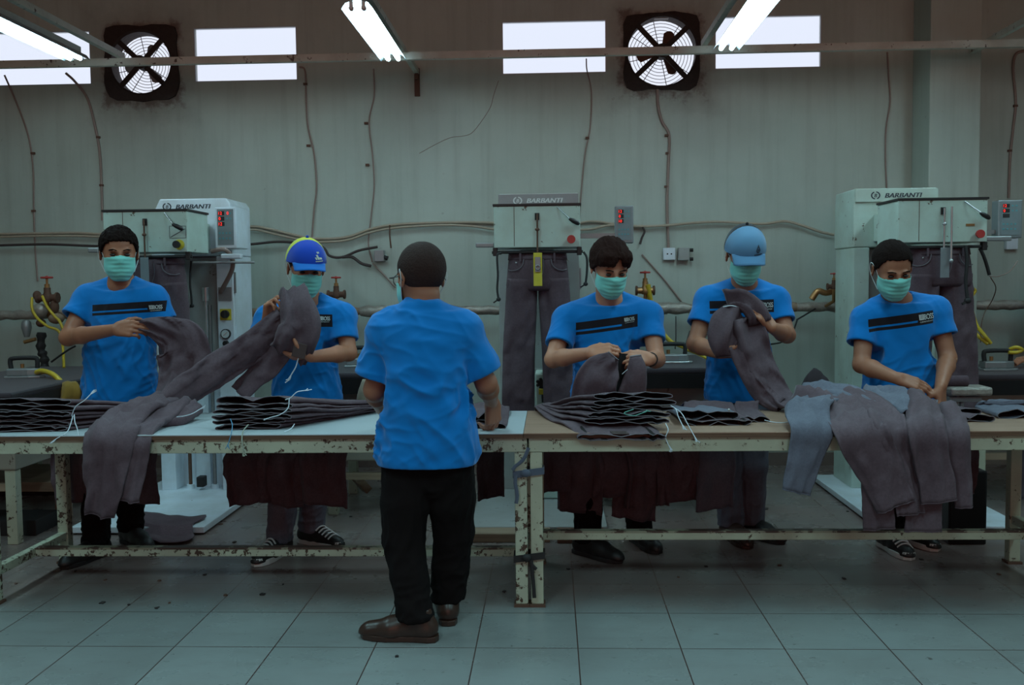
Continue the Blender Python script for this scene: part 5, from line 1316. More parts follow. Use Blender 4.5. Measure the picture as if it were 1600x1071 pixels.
# ------------------------------------------------------------------ jeans hanging over the front edge
def draped(label, legs, mat=None, group='jeans draped over the front edge', name='jeans', extra=None, cat='jeans'):
    """legs = list of dict(path=[(px,py,Y)...], hw=[...], ht=[...], w=across direction or list)"""
    vs_ = []; info = []
    for L in legs:
        P = [at(p[0], p[1], Y=p[2]) for p in L['path']]
        w = L.get('w', (1, 0, 0)); w = [V(q) for q in w] if isinstance(w, list) else V(w)
        v, F, i = cloth_tube(P, w, L['hw'], L.get('ht', .012), L.get('seed', 5), n=L.get('n', 30), amp=L.get('amp', .010), wave=L.get('wave', .004), square=2.4, pinch=L.get('pinch')); vs_.append((v, F)); info.append((v, i, L))
    v, f = join(vs_); t = thing(name, label, cat, (v[:, 0].mean(), v[:, 1].mean(), v[:, 2].min()), 0, group)
    obj('denim', (v, f), mat or M['denim'], t, solid=.003)
    for v, i, L in info:
        n = i[6]; k = len(i[5]) - 1
        if L.get('hem', True):
            ho = obj('leg_hem', rim_tube(v, n, k, .003), mat or M['denim'], t); obj('hem_stitching', rim_tube(v, n, k - 1, .0013), M['denim_dark'], ho)
        if L.get('rim'): obj('waistband_edge', rim_tube(v, n, 0, .0035), M['denim_edge'], t)
        if L.get('seam'):
            a, b = L['seam']; col = int(n * L.get('sc', .62)); obj('side_seam', seam_line(v, n, range(int(k * a), int(k * b) + 1), col, .0018), M['denim_dark'], t)
    return t
yf = TF - .030
d1 = draped('grey jeans draped over the front edge of the left table, both legs hanging', [
    dict(path=[(262, 628, 4.66), (225, 646, 4.45), (188, 664, 4.28), (172, 684, yf), (168, 720, yf - .01), (166, 760, yf - .01), (160, 803, yf)], hw=[.07, .095, .11, .118, .105, .088, .060], ht=[.03, .03, .028, .016, .014, .014, .014], seed=31, amp=.014, seam=(.35, 1), sc=.93),
    dict(path=[(285, 640, 4.6), (255, 652, 4.42), (228, 668, 4.27), (214, 690, yf + .004), (210, 720, yf + .0), (206, 750, yf), (203, 781, yf + .005)], hw=[.06, .065, .070, .062, .058, .052, .046], ht=[.024, .022, .020, .014, .012, .012, .012], seed=33, amp=.012, seam=(.4, 1)),
    dict(path=[(305, 640, 4.62), (282, 655, 4.48), (255, 662, 4.40), (232, 664, 4.36)], hw=[.04, .05, .05, .035], ht=[.03, .03, .026, .02], seed=35, amp=.012, hem=False)])
tassel(d1, [(276, 652, 4.4), (290, 650, 4.36), (302, 646, 4.34), (312, 640, 4.34)])
# right table: four pairs over the edge
draped('short end of pale grey jeans over the front edge, leftmost of the right table', [
    dict(path=[(1285, 630, 4.5), (1262, 640, 4.35), (1262, 660, 4.24), (1268, 672, yf + .01), (1262, 700, yf), (1252, 735, yf), (1243, 768, yf + .004)], hw=[.09, .095, .095, .092, .080, .070, .060], ht=[.02, .022, .02, .014, .013, .013, .013], seed=51, amp=.010, seam=(.4, 1), sc=.05)], M['denim2'])
draped('grey jeans over the front edge, its side seam slanting down to the right', [
    dict(path=[(1255, 622, 4.62), (1295, 630, 4.48), (1325, 648, 4.33), (1342, 672, yf - .008), (1362, 710, yf - .02), (1382, 750, yf - .02), (1398, 790, yf - .018)], hw=[.08, .11, .125, .118, .102, .092, .080], ht=[.03, .032, .028, .018, .015, .015, .015], seed=53, amp=.014, seam=(.35, 1), sc=.95, rim=True),
    dict(path=[(1300, 622, 4.60), (1340, 632, 4.46), (1368, 650, 4.32), (1384, 674, yf + .006), (1402, 712, yf + .002), (1416, 755, yf), (1421, 803, yf)], hw=[.08, .10, .10, .090, .075, .062, .060], ht=[.03, .03, .024, .014, .012, .012, .012], seed=54, amp=.012, seam=(.4, 1), sc=.95)])
draped('grey jeans over the front edge with straight hem, left of the rightmost pair', [
    dict(path=[(1432, 628, 4.50), (1440, 640, 4.36), (1444, 656, 4.24), (1446, 676, yf - .012), (1452, 712, yf - .022), (1460, 748, yf - .022), (1465, 783, yf - .02)], hw=[.05, .068, .075, .078, .074, .072, .072], ht=[.028, .026, .022, .018, .016, .015, .015], seed=55, amp=.010, seam=(.4, 1), sc=.02)])
draped('grey jeans over the front edge, rightmost of the hanging pairs', [
    dict(path=[(1478, 640, 4.44), (1484, 652, 4.32), (1490, 664, 4.22), (1494, 682, yf - .004), (1498, 715, yf - .01), (1502, 755, yf - .01), (1505, 792, yf - .008)], hw=[.04, .05, .055, .052, .046, .040, .034], ht=[.02, .02, .018, .014, .013, .012, .012], seed=57, amp=.008, seam=(.4, 1), sc=.02)])
draped('darker grey jeans hanging lowest behind the front pairs, two legs', [
    dict(path=[(1400, 640, 4.55), (1380, 660, 4.30), (1366, 690, yf + .022), (1368, 740, yf + .022), (1370, 790, yf + .022), (1372, 826, yf + .022)], hw=[.07, .075, .066, .066, .066, .066], ht=[.014, .013, .010, .010, .010, .010], seed=59, amp=.008),
    dict(path=[(1440, 640, 4.55), (1440, 660, 4.30), (1440, 690, yf + .024), (1441, 740, yf + .024), (1441, 790, yf + .024), (1441, 830, yf + .024)], hw=[.07, .07, .074, .074, .076, .078], ht=[.014, .013, .010, .010, .010, .010], seed=60, amp=.008)])
draped('heap of rumpled grey jeans on the right table before the hips of the last man', [
    dict(path=[(1345, 620, 4.72), (1385, 628, 4.60), (1415, 640, 4.46), (1428, 660, 4.32)], hw=[.07, .10, .10, .06], ht=[.024, .030, .028, .02], seed=61, amp=.016, hem=False, rim=True),
    dict(path=[(1250, 618, 4.66), (1290, 622, 4.58), (1335, 632, 4.50), (1370, 650, 4.40)], w=(.3, 1, 0), hw=[.05, .08, .09, .06], ht=[.02, .034, .034, .02], seed=62, amp=.014, hem=False)], M['denim2'])
draped('grey jeans with gaping dark waist lying across the heap, by the lowered fist', [
    dict(path=[(1462, 640, 4.60), (1440, 634, 4.62), (1415, 632, 4.66), (1388, 628, 4.72)], w=(.35, 1, .12), hw=[.085, .085, .08, .075], ht=[.028, .026, .024, .02], seed=63, amp=.008, rim=True, wave=.002)])

# ------------------------------------------------------------------ jeans held by the workers
GH = 'jeans held up by the workers'
draped('grey jeans held up by the farthest left man, sheet hanging from his hands', [
    dict(path=[(216, 508, 4.82), (240, 512, 4.87), (268, 522, 4.90), (288, 538, 4.90), (292, 562, 4.90), (284, 598, 4.86), (266, 632, 4.72)], hw=[.026, .055, .095, .135, .140, .115, .085], ht=[.012, .018, .024, .030, .034, .030, .022], seed=71, amp=.016, wave=.006, w=[(0, .1, 1), (.1, .1, 1), (.45, 0, .9), (.95, 0, .35), (1, 0, -.15), (1, 0, -.4), (1, 0, -.3)], hem=False, n=44)], group=GH)
draped('grey jeans shaken out by the man in the blue and yellow cap, leg sweeping left', [
    dict(path=[(444, 462, 4.90), (462, 482, 4.86), (470, 508, 4.84), (462, 532, 4.84), (450, 550, 4.86)], w=[(1, .2, -.6), (1, .2, -.3), (1, .2, .1), (1, .1, .2), (1, .1, .3)], hw=[.050, .085, .105, .105, .10], ht=[.030, .042, .045, .036, .020], seed=73, amp=.022, rim=False),
    dict(path=[(448, 500, 4.88), (412, 530, 4.86), (370, 560, 4.84), (325, 590, 4.78), (285, 618, 4.68), (256, 636, 4.60)], w=[(.5, 0, 1), (.45, 0, 1), (.35, 0, 1), (.3, 0, 1), (.3, .2, 1), (.3, .4, .8)], hw=[.075, .080, .082, .088, .080, .06], ht=[.026, .026, .024, .022, .022, .024], seed=74, amp=.018, hem=False),
    dict(path=[(446, 535, 4.92), (428, 562, 4.92), (402, 590, 4.92), (378, 618, 4.90)], w=[(1, 0, .5), (1, 0, .6), (1, 0, .7), (1, 0, .7)], hw=[.07, .068, .060, .055], ht=[.022, .020, .018, .016], seed=75, amp=.014, hem=False)], group=GH)
_jb = [o for o in COL.objects if o.get('label', '').startswith('grey jeans shaken out')][0]
q = at(468, 548, Y=4.79); obj('leather_patch', MB().box(q, (.07, .006, .075), Matrix.Rotation(.25, 3, 'Y'), ), M['leather_patch'], _jb, bevel=.004)
tassel(_jb, [(466, 560, 4.80), (462, 574, 4.80), (455, 586, 4.80)], None, .04, .0032)
je = draped('grey jeans pinched open by the man with the fringe, mouth gaping', [
    dict(path=[(958, 556, 4.72), (944, 574, 4.72), (930, 598, 4.72), (924, 628, 4.74)], w=[(1, .0, .35), (1, 0, .35), (1, 0, .25), (1, 0, .1)], hw=[.030, .085, .105, .105], ht=[.016, .030, .038, .030], seed=81, amp=.016, hem=False, rim=True),
    dict(path=[(992, 556, 4.73), (994, 575, 4.73), (990, 598, 4.74), (982, 625, 4.75)], w=[(1, 0, -.2), (1, 0, -.25), (1, 0, -.15), (1, 0, 0)], hw=[.026, .046, .060, .070], ht=[.014, .026, .030, .026], seed=82, amp=.014, hem=False, rim=True)], group=GH)
obj('mouth_shade_layer', (lambda w: (w[0], w[1]))(cloth_tube([at(974, 552, Y=4.80), at(970, 580, Y=4.80), at(965, 615, Y=4.80)], V((1, 0, 0)), [.05, .07, .06], [.016, .022, .02], 83, amp=.014)), M['denim_shade'], je)  # near-black layer painting the shade in the gaping mouth
tassel(je, [(978, 602, 4.70), (984, 590, 4.70), (990, 582, 4.70)], None, .014); tassel(je, [(972, 585, 4.70), (980, 578, 4.70)], None, .02)
jf = draped('grey jeans bundled to the chest of the man in pale blue cap, legs trailing right', [
    dict(path=[(1140, 474, 5.00), (1158, 472, 4.97), (1176, 484, 4.95), (1184, 505, 4.95)], w=[(.2, .6, 1), (.4, .6, 1), (1, .5, .6), (1, .3, .2)], hw=[.045, .055, .055, .05], ht=[.024, .03, .03, .024], seed=91, amp=.020, rim=True, hem=False),
    dict(path=[(1150, 488, 4.98), (1136, 505, 4.96), (1128, 528, 4.96), (1132, 550, 4.98)], w=[(1, 0, .2), (1, 0, .1), (1, 0, 0), (1, 0, 0)], hw=[.07, .085, .075, .05], ht=[.03, .045, .045, .03], seed=92, amp=.026, hem=True),
    dict(path=[(1160, 500, 4.96), (1170, 530, 4.94), (1184, 565, 4.93), (1205, 600, 4.90), (1232, 632, 4.82), (1262, 640, 4.70)], w=[(1, 0, .2), (1, 0, .2), (1, 0, .3), (1, 0, .5), (.8, 0, .8), (.2, .5, .5)], hw=[.085, .095, .080, .062, .050, .05], ht=[.032, .036, .032, .028, .022, .02], seed=93, amp=.022, hem=False),
    dict(path=[(1150, 540, 4.92), (1162, 565, 4.90), (1178, 595, 4.88), (1195, 620, 4.86), (1222, 636, 4.80)], w=[(1, 0, .3), (1, 0, .4), (1, 0, .6), (1, 0, .8), (.5, .2, 1)], hw=[.045, .050, .052, .050, .04], ht=[.022, .024, .024, .022, .02], seed=94, amp=.016, hem=False)], group=GH)
tassel(jf, [(1130, 480, 4.93), (1142, 478, 4.92), (1154, 480, 4.92)], None, .03, .003)
draped('dark triangular fold of cloth standing up behind the right table', [dict(path=[(1274, 576, 5.02), (1274, 592, 5.0), (1276, 612, 4.98), (1276, 632, 4.97)], hw=[.008, .055, .095, .10], ht=[.006, .03, .04, .03], seed=97, amp=.006, hem=False)], M['denim_dark'], group=None, name='folded_cloth', cat='cloth')
# cloth ties at the joined table legs
def tie(z, mat, label, tails):
    t = thing('cloth_tie', label, 'strip of cloth', (XJ, TF, z), 0, 'cloth strips tying the two tables together'); x0, x1, y0, y1 = XJ - .066, XJ + .068, TF - .006, TF + .066
    ring = [V((x0, y0, z - .006)), V((x1, y0, z + .012)), V((x1, y1, z + .01)), V((x0, y1, z)), V((x0, y0, z - .006))]
    mb = MB()
    for a, b in zip(ring, ring[1:]): mb.beam(a, b, .004, .030)
    obj('band', mb, mat, t); obj('knot', MB().ball((XJ - .01, y0 - .012, z + .004), (.022, .014, .018)), mat, t)
    for tl in tails: P = smooth_path([at(p[0], p[1], Y=TF - .018) for p in tl], 5); v, F, _ = cloth_tube(P[::2] if len(P) > 8 else P, V((1, 0, .3)), .008, .0025, 3, n=8, amp=.001); obj('tail', (v, F), mat, t)
    return t
m_ = cloth_mat('blue_grey_rag', (.10, .11, .15)); ZT = at(825, 740, Y=TF).z; ZL = at(825, 872, Y=TF).z
tie(ZT, m_, 'blue grey cloth strip tying the two table legs together near the top', [[(806, 742), (805, 755), (808, 775), (806, 790)], [(826, 700), (818, 718), (804, 730), (800, 736)]])
tie(ZL, M['black'], 'black cloth strip tying the two table legs together near the floor', [[(830, 875), (832, 895), (834, 920), (835, 938)], [(828, 876), (832, 884), (838, 890)]])
# ------------------------------------------------------------------ ironing tables along the wall
M['pad'] = cloth_mat('dark_ironing_cover', (.050, .036, .042), .15)
M['pad_side'] = cloth_mat('black_table_side', (.010, .006, .006), .2)
M['tan_metal'] = worn_metal('tan_metal', (.30, .25, .20), (.10, .06, .045), .33, 14, .5)
def iron_table(x0, x1, y0, y1, z, label, nose=0, zb=.42):
    t = thing('ironing_table', label, 'ironing table', ((x0 + x1) / 2, (y0 + y1) / 2, 0), group='steam ironing tables along the back wall')
    ym = (y0 + y1) / 2; r = (y1 - y0) / 2
    if nose > 0: out = [(x0, y1), (x0, y0), (x1, y0), (x1 + nose * .6, ym - r * .7), (x1 + nose, ym - r * .2), (x1 + nose, ym + r * .2), (x1 + nose * .6, ym + r * .7), (x1, y1)]
    elif nose < 0: out = [(x1, y0), (x1, y1), (x0, y1), (x0 + nose * .6, ym + r * .7), (x0 + nose, ym + r * .2), (x0 + nose, ym - r * .2), (x0 + nose * .6, ym - r * .7), (x0, y0)]
    else: out = [(x0, y0), (x1, y0), (x1, y1), (x0, y1)]
    if nose <= 0: out = out[::1]
    obj('padded_cover', MB().prism([V((a, b, z - .035)) for a, b in out], (0, 0, 0), (0, 0, .035)), M['pad'], t, bevel=.012)
    obj('side_skirt', MB().prism([V((a, b, z - .125)) for a, b in out], (0, 0, 0), (0, 0, .0895)), M['pad_side'], t)
    obj('suction_box', MB().bb(x0 + .05, x1 - .05, y0 + .10, y1 - .10, zb, z - .126), M['tan_metal'], t, bevel=.01)
    for x in (x0 + .09, x1 - .09):
        for y in (y0 + .14, y1 - .14):
            obj('leg', MB().bb(x - .03, x + .03, y - .03, y + .03, 0, zb - .001), M['frame_paint2'], t, bevel=.004)
    obj('rail', MB().bb(x0 + .12, x1 - .12, y0 + .12, y0 + .16, zb - .12, zb - .08), M['wood'], t)
    return t
iron_table(-3.75, -2.92, 5.05, 6.75, .865, 'dark covered ironing table at the left edge behind the folded stack', 0)
iron_table(-1.45, -.80, 5.72, 6.6, .895, 'dark covered ironing table between the capped man and the man seen from behind', 0, .34)
tm = iron_table(.32, 1.05, 5.90, 6.95, .895, 'dark covered ironing table behind the man with the fringe', -.06, .40)
obj('board_nose', MB().prism([V((-.03, 5.86, .93)), V((.40, 5.86, .93)), V((.40, 5.86, .68)), V((.0, 5.86, .70))], (0, 0, 0), (0, .30, 0)), M['pad_side'], tm, bevel=.01)
obj('nose_rim', MB().bb(.0, .40, 5.85, 6.17, .66, .679), M['pad'], tm)
iron_table(2.56, 3.8, 5.88, 6.60, .842, 'dark covered ironing table at the right edge beside the last man', -.24, .42)
def iron(px, py, Y, zt, label, rz=0, hose=None):
    c = at(px, py, Y=Y); x, y = c.x, c.y; t = thing('steam_iron', label, 'steam iron', (x, y, zt), 0, 'steam irons on the ironing tables')
    R = Matrix.Rotation(rz, 3, 'Z'); P = lambda a, b, q: V((x, y, zt)) + R @ V((a, b, q))
    sole = [P(-.11, -.055, 0), P(.04, -.055, 0), P(.10, -.03, 0), P(.125, 0, 0), P(.10, .03, 0), P(.04, .055, 0), P(-.11, .055, 0)]
    obj('soleplate', MB().prism(sole, (0, 0, 0), (0, 0, .014)), M['chrome'], t, bevel=.003)
    bd = [P(-.10, -.045, .0141), P(.03, -.045, .0141), P(.09, -.02, .0141), P(.10, 0, .0141), P(.09, .02, .0141), P(.03, .045, .0141), P(-.10, .045, .0141)]
    obj('iron_body', MB().prism(bd, (0, 0, 0), (0, 0, .045)), M['steel'], t, bevel=.008)
    obj('handle', MB().tube(smooth_path([P(-.085, 0, .055), P(-.09, 0, .105), P(-.07, 0, .122), P(.05, 0, .124), P(.075, 0, .112), P(.075, 0, .056)], 5), .014, 10), M['black'], t)
    obj('valve', MB().cyl(P(-.03, .03, .058), P(-.03, .03, .085), .012, 12), M['brass'], t)
    return t
iron(40, 590, 5.90, .866, 'steam iron with black handle resting on the left ironing table', .1)
iron(1052, 560, 6.25, .896, 'steam iron with long black handle resting behind the man with the fringe', -.05)
iron(566, 560, 6.15, .896, 'steam iron with black handle beside the man seen from behind', .1)
iron(1560, 552, 6.15, .843, 'steam iron hung with yellow hose at the right edge', .0)

# ------------------------------------------------------------------ the lagged steam pipe
PY = 7.12
pz = at(860, 484, Y=PY).z
t = thing('steam_pipe', 'lagged steam pipe running along the back wall behind the workers', 'pipe', (0, PY, pz), 0)
segs = [(-4.6, -3.80, .036, 'foil'), (-3.80, -2.35, .032, 'wrap'), (-2.35, -1.42, .033, 'wrap'), (-1.42, -1.20, .043, 'foil'), (-1.20, -.30, .034, 'foil'), (-.30, .72, .033, 'wrap'), (.72, 1.02, .044, 'foil'), (1.02, 1.22, .036, 'foil'), (1.22, 1.80, .042, 'wrap'), (1.80, 2.30, .036, 'foil'), (2.30, 3.08, .036, 'wrap'), (3.08, 3.44, .036, 'foil'), (3.44, 5.0, .040, 'wrap')]
for a, b, r, m in segs:
    n = max(3, int((b - a) / .05)); P = [V((a + (b - a) * i / n, PY, pz + .004 * math.sin(9 * (a + i)))) for i in range(n + 1)]
    R_ = [r * (1 + .07 * math.sin(i * 2.3 + a * 5)) * (.8 if i in (0, n) else 1) for i in range(n + 1)]
    obj('lagging', MB().tube(P, R_, 16), M[m], t)
for x in (-3.4, -1.3, .85, 2.9): obj('pipe_bracket', MB().bb(x - .012, x + .012, PY + .02, WALL_Y - .0005, pz - .045, pz - .03).bb(x - .012, x + .012, WALL_Y - .012, WALL_Y - .0005, pz - .08, pz + .02), M['rust'], t)
tag(t, kind=None)

# ------------------------------------------------------------------ valves with their hoses
def valve(px, py, Y, s, label, wheel=True, dark=None):
    """py = the handwheel; the body hangs below it"""
    c = at(px, py, Y=Y); x, y, z = c; k = Y / F_PX
    t = thing('steam_valve', label, 'valve', (x, y, z - 90 * k * s), 0, 'red wheel steam valves on the pipe')
    if wheel:
        w = MB().ring((x, y, z), (0, 0, 1), 7 * k * s, 1.6 * k * s, 20, 6); w.beam((x - 7 * k * s, y, z), (x + 7 * k * s, y, z), 1.8 * k * s, 1.5 * k * s).ball((x, y, z), 2.6 * k * s)
        obj('handwheel', w, M['red'], t)
    obj('stem', MB().cyl((x, y, z - 14 * k * s), (x, y, z), 1.6 * k * s, 10).cyl((x, y, z - 14 * k * s), (x, y, z - 9 * k * s), 3.6 * k * s, 8), M['brass'], t)
    b = MB().lathe((x, y, z - 34 * k * s), (0, 0, 1), [(0, 5 * k * s), (4 * k * s, 7.5 * k * s), (9 * k * s, 6 * k * s), (14 * k * s, 4.5 * k * s), (20 * k * s, 4.5 * k * s)], 14)
    b.cyl((x - 12 * k * s, y, z - 28 * k * s), (x + 12 * k * s, y, z - 28 * k * s), 5 * k * s, 12); obj('valve_body', b, M['brass'] if not dark else M['rust'], t)
    obj('riser', MB().tube([V((x, y, z - 33 * k * s)), V((x, y, max(pz, z - 60 * k * s))), V((x, PY, pz))], .012, 10), M['brass'], t)
    for q in (-1, 1): obj('flange', MB().cyl((x + q * 12 * k * s, y, z - 28 * k * s), (x + q * 15 * k * s, y, z - 28 * k * s), 7.5 * k * s, 8), M['rust'], t)
    return t
V1 = valve(73, 434, 6.95, 1.15, 'red wheel steam valve with yellow hoses at the left edge', dark=True)
def lump(parent, name, px, py, Y, r, m, sq=(1, 1, 1)):
    c = at(px, py, Y=Y); mb = MB().ball(c, (r * sq[0], r * sq[1], r * sq[2]), n=14); return obj(name, mb, m, parent)
lump(V1, 'union_joint', 58, 462, 6.95, .030, M['rust'], (1, 1, 1.2)); lump(V1, 'steam_trap', 62, 486, 6.93, .055, M['foil'], (1.1, .8, 1)); lump(V1, 'union_joint', 85, 480, 6.95, .042, M['rust'], (.8, .8, 1.3))
lump(V1, 'union_joint', 88, 498, 6.95, .045, M['wrap'], (1.3, 1, .9)); lump(V1, 'union_joint', 64, 505, 6.95, .035, M['rust'], (1, 1, .9))
obj('filter_cup', MB().lathe(at(42, 527, Y=6.92), (0, 0, 1), [(0, .018), (.03, .026), (.07, .036), (.11, .032), (.125, .02)], 14), M['steel'], V1)
obj('filter_foot', MB().cyl(at(38, 535, Y=6.92), at(56, 530, Y=6.92), .014, 10), M['brass'], V1)
obj('wrapped_downpipe', MB().tube(smooth_path([at(65, 520, Y=6.93), at(64, 545, Y=6.93), at(69, 560, Y=6.93), at(70, 578, Y=6.93)], 5), [.03 + .007 * math.sin(i * 1.9) for i in range(16)], 12), M['black'], V1)
V2 = valve(525, 434, 6.95, .95, 'red wheel steam valve above the shoulder of the capped man', dark=True)
V3 = valve(1008, 426, 6.95, 1.0, 'red wheel steam valve right of the man with the fringe')
obj('wrapped_downpipe', MB().tube([at(1012, 445, Y=6.93), at(1016, 470, Y=6.95), at(1020, 482, Y=7.0)], .02, 10), M['yellow'], V3)
V4 = valve(1303, 428, 6.9, .7, 'small valve group on the pipe left of the right press', dark=True)
obj('valve_arm', MB().tube(smooth_path([at(1268, 468, Y=6.95), at(1278, 455, Y=6.95), at(1290, 458, Y=6.95), at(1303, 455, Y=6.95)], 4), .022, 10), M['brass'], V4)
def hose(pts, label, r=.010, mat='yellow', group='yellow steam hoses', name='hose', cat='hose'):
    return tag(obj(name, MB().tube(smooth_path([at(*p[:2], Y=p[2]) for p in pts], 7), r, 8), M[mat]), label, cat, group)
hose([(50, 465, 6.9), (50, 482, 6.88), (58, 497, 6.86), (74, 510, 6.84), (92, 518, 6.84), (98, 540, 6.8), (100, 575, 6.6)], 'yellow hose looping left of the valve at the left edge')
hose([(66, 463, 6.9), (74, 480, 6.86), (86, 495, 6.84), (94, 504, 6.84), (104, 530, 6.8)], 'yellow hose running down right of the valve at the left edge')
hose([(54, 583, 5.9), (66, 580, 5.86), (82, 585, 5.80), (96, 598, 5.75), (104, 612, 5.7), (106, 628, 5.66)], 'yellow hose lying over the left ironing table, leading from its iron', .016)
hose([(56, 586, 5.92), (72, 583, 5.9), (88, 592, 5.85), (99, 606, 5.8)], 'second thin yellow hose beside the one over the left ironing table', .008)
hose([(1024, 500, 6.9), (1034, 518, 6.8), (1048, 534, 6.6), (1062, 540, 6.45), (1076, 546, 6.35)], 'yellow wrapped hose behind the left shoulder of the man with the fringe', .015)
hose([(1075, 540, 6.3), (1088, 540, 6.3), (1104, 550, 6.2), (1120, 562, 6.2)], 'upper yellow hose running right from the middle iron', .011)
hose([(1072, 546, 6.3), (1088, 552, 6.25), (1104, 560, 6.2), (1118, 570, 6.2)], 'lower yellow hose running right from the middle iron', .011)
hose([(1508, 452, 6.5), (1507, 480, 6.4), (1512, 505, 6.3), (1525, 522, 6.2), (1544, 538, 6.15)], 'outer yellow hose hanging down to the iron at the right edge', .012)
hose([(1514, 452, 6.45), (1518, 482, 6.35), (1526, 508, 6.25), (1538, 524, 6.15), (1548, 537, 6.15)], 'inner yellow hose hanging down to the iron at the right edge', .012)
hose([(1500, 444, 6.6), (1506, 456, 6.5), (1514, 466, 6.5), (1524, 455, 6.5), (1518, 452, 6.5), (1510, 462, 6.5)], 'yellow hose coil by the end of the lagged pipe', .010)
hose([(1578, 546, 6.15), (1588, 543, 6.12), (1597, 547, 6.12), (1588, 551, 6.12), (1576, 551, 6.12)], 'yellow hose loop behind the iron at the right edge', .012)
hose([(80, 566, 6.6), (95, 555, 6.6), (110, 545, 6.6), (118, 541, 6.6)], 'thin black rod leaning to the right of the wrapped downpipe', .007, 'black', None, 'rod', 'rod')
hose([(1245, 500, 6.95), (1262, 490, 6.98), (1275, 482, 7.10)], 'dark cable dropping from the pipe right of the pale capped man', .006, 'black', None, 'cable', 'cable')
hose([(1246, 499, 6.95), (1238, 520, 6.9), (1224, 533, 6.8), (1205, 538, 6.7), (1120, 545, 6.5), (1085, 552, 6.5)], 'dark cable continuing down behind the pale capped man', .006, 'black', None, 'cable', 'cable')
hose([(1003, 398, 7.391), (1040, 440, 7.391), (1075, 485, 7.391), (1105, 524, 7.391)], 'thin conduit slanting down the wall right of the middle press', .006, 'conduit', None, 'conduit', 'conduit')
hose([(1056, 495, 7.05), (1056, 530, 6.6), (1055, 545, 6.35)], 'thin black cord from the pipe to the middle iron', .004, 'black', None, 'cord', 'cord')
hose([(1078, 518, 6.6), (1073, 535, 6.5), (1068, 552, 6.3)], 'short black cord leaning beside the middle iron', .006, 'black', None, 'cord', 'cord')
hose([(700, 520, 7.1), (715, 515, 7.1), (724, 505, 7.1), (728, 495, 7.1)], 'thin grey wire below the pipe left of the middle press', .003, 'conduit', None, 'wire', 'wire')
hose([(575, 470, 7.3), (620, 430, 7.35), (590, 420, 7.35), (560, 395, 7.35)], 'thin wire sagging by the wall socket', .003, 'conduit', None, 'wire', 'wire') if False else None

# ------------------------------------------------------------------ conduits, cables and boxes on the wall
def cond(pts, label, r=.007, mat='conduit', clips=(), grp='thin conduits running down the back wall'):
    P = [at(p[0], p[1], Y=WALL_Y) for p in pts]; P = [V((p.x, WALL_Y - r - .001, p.z)) for p in P]
    o = tag(obj('conduit', MB().tube(smooth_path(P, 6), r, 7), M[mat]), label, 'conduit', grp)
    for c in clips: q = at(c[0], c[1], Y=WALL_Y); obj('clip', MB().bb(q.x - .016, q.x + .012, WALL_Y - .022, WALL_Y - .0002, q.z - .008, q.z + .008), M['rust'], o)
    return o
cond([(8, 118), (22, 150), (38, 190), (48, 225), (53, 270), (54, 330), (56, 390), (60, 440)], 'conduit curving down the wall at the far left edge', .007, clips=[(53, 240), (54, 330)])
cond([(104, 115), (118, 128), (138, 155), (150, 200), (157, 240), (160, 300), (161, 345)], 'twin conduit curving down below the left window, right of the edge one', .010, clips=[(155, 215), (160, 290)])
cond([(468, 105), (477, 112), (479, 160), (482, 200), (491, 240), (495, 290), (491, 330), (488, 372)], 'conduit dropping beside the second window and down behind the blue and yellow cap', .007, clips=[(478, 132), (483, 228)])
cond([(584, 108), (585, 150), (577, 190), (582, 240), (585, 290), (580, 340), (576, 380), (582, 410)], 'conduit dropping left of the wall bracket to the junction box', .006, clips=[(573, 193), (575, 258)])
cond([(916, 92), (917, 110), (924, 145), (922, 200), (914, 240), (909, 290), (905, 340)], 'thin cable dropping from the third window to the middle press', .005, clips=[(918, 216)])
cond([(1027, 140), (1028, 165), (1034, 190), (1045, 212), (1044, 260), (1042, 320), (1044, 388)], 'conduit dropping from the right exhaust fan to the wall socket', .011, clips=[(1042, 212), (1043, 240), (1041, 292)])
cond([(1386, 82), (1388, 120), (1390, 160), (1384, 200), (1383, 250), (1385, 300)], 'conduit dropping between the right window and the wall pier', .006)
cond([(1600, 80), (1586, 86), (1582, 110), (1586, 160), (1582, 200), (1577, 250), (1575, 310)], 'conduit bending down the wall at the far right edge', .010, clips=[(1586, 166), (1577, 236)])
cond([(1382, 225), (1384, 250)], 'short stub of conduit right of the pier', .004) if False else None
def wallrun(pts, label, r, mat, Yo=.03, name='cable', grp='cables running along the back wall'):
    P = [at(p[0], p[1], Y=WALL_Y - Yo) for p in pts]
    return tag(obj(name, MB().tube(smooth_path(P, 7), r, 8), M[mat]), label, 'cable', grp)
wallrun([(-10, 366), (60, 365), (120, 364), (165, 366), (240, 362), (310, 358), (390, 354), (420, 358), (450, 365), (490, 373), (540, 371), (580, 358), (620, 351), (690, 348), (760, 348), (800, 352)], 'upper tan cable running along the wall to the middle press', .010, 'cable_tan', .025)
wallrun([(-10, 371), (60, 369), (120, 369), (165, 370), (240, 368), (310, 364), (390, 359), (420, 364), (450, 371), (490, 378), (540, 376), (580, 363), (620, 356), (690, 352), (740, 354), (780, 360)], 'lower tan cable running just below the upper one', .009, 'cable_tan', .045)
wallrun([(900, 350), (925, 346), (958, 350), (975, 354), (1004, 353)], 'tan cable running from the middle press to its digit box', .009, 'cable_tan', .025)
wallrun([(900, 360), (925, 358), (955, 352), (1004, 354), (1046, 352), (1090, 348), (1130, 347), (1190, 350), (1225, 346), (1252, 352), (1280, 362), (1303, 367)], 'tan cable running from the middle press to the right press', .010, 'cable_tan', .045)
wallrun([(-10, 384), (70, 382), (130, 384), (200, 386), (300, 388), (390, 382), (440, 378), (500, 385), (515, 400), (535, 402), (560, 392), (590, 386)], 'black cable running along the wall to the junction box', .010, 'cable_dark', .07)
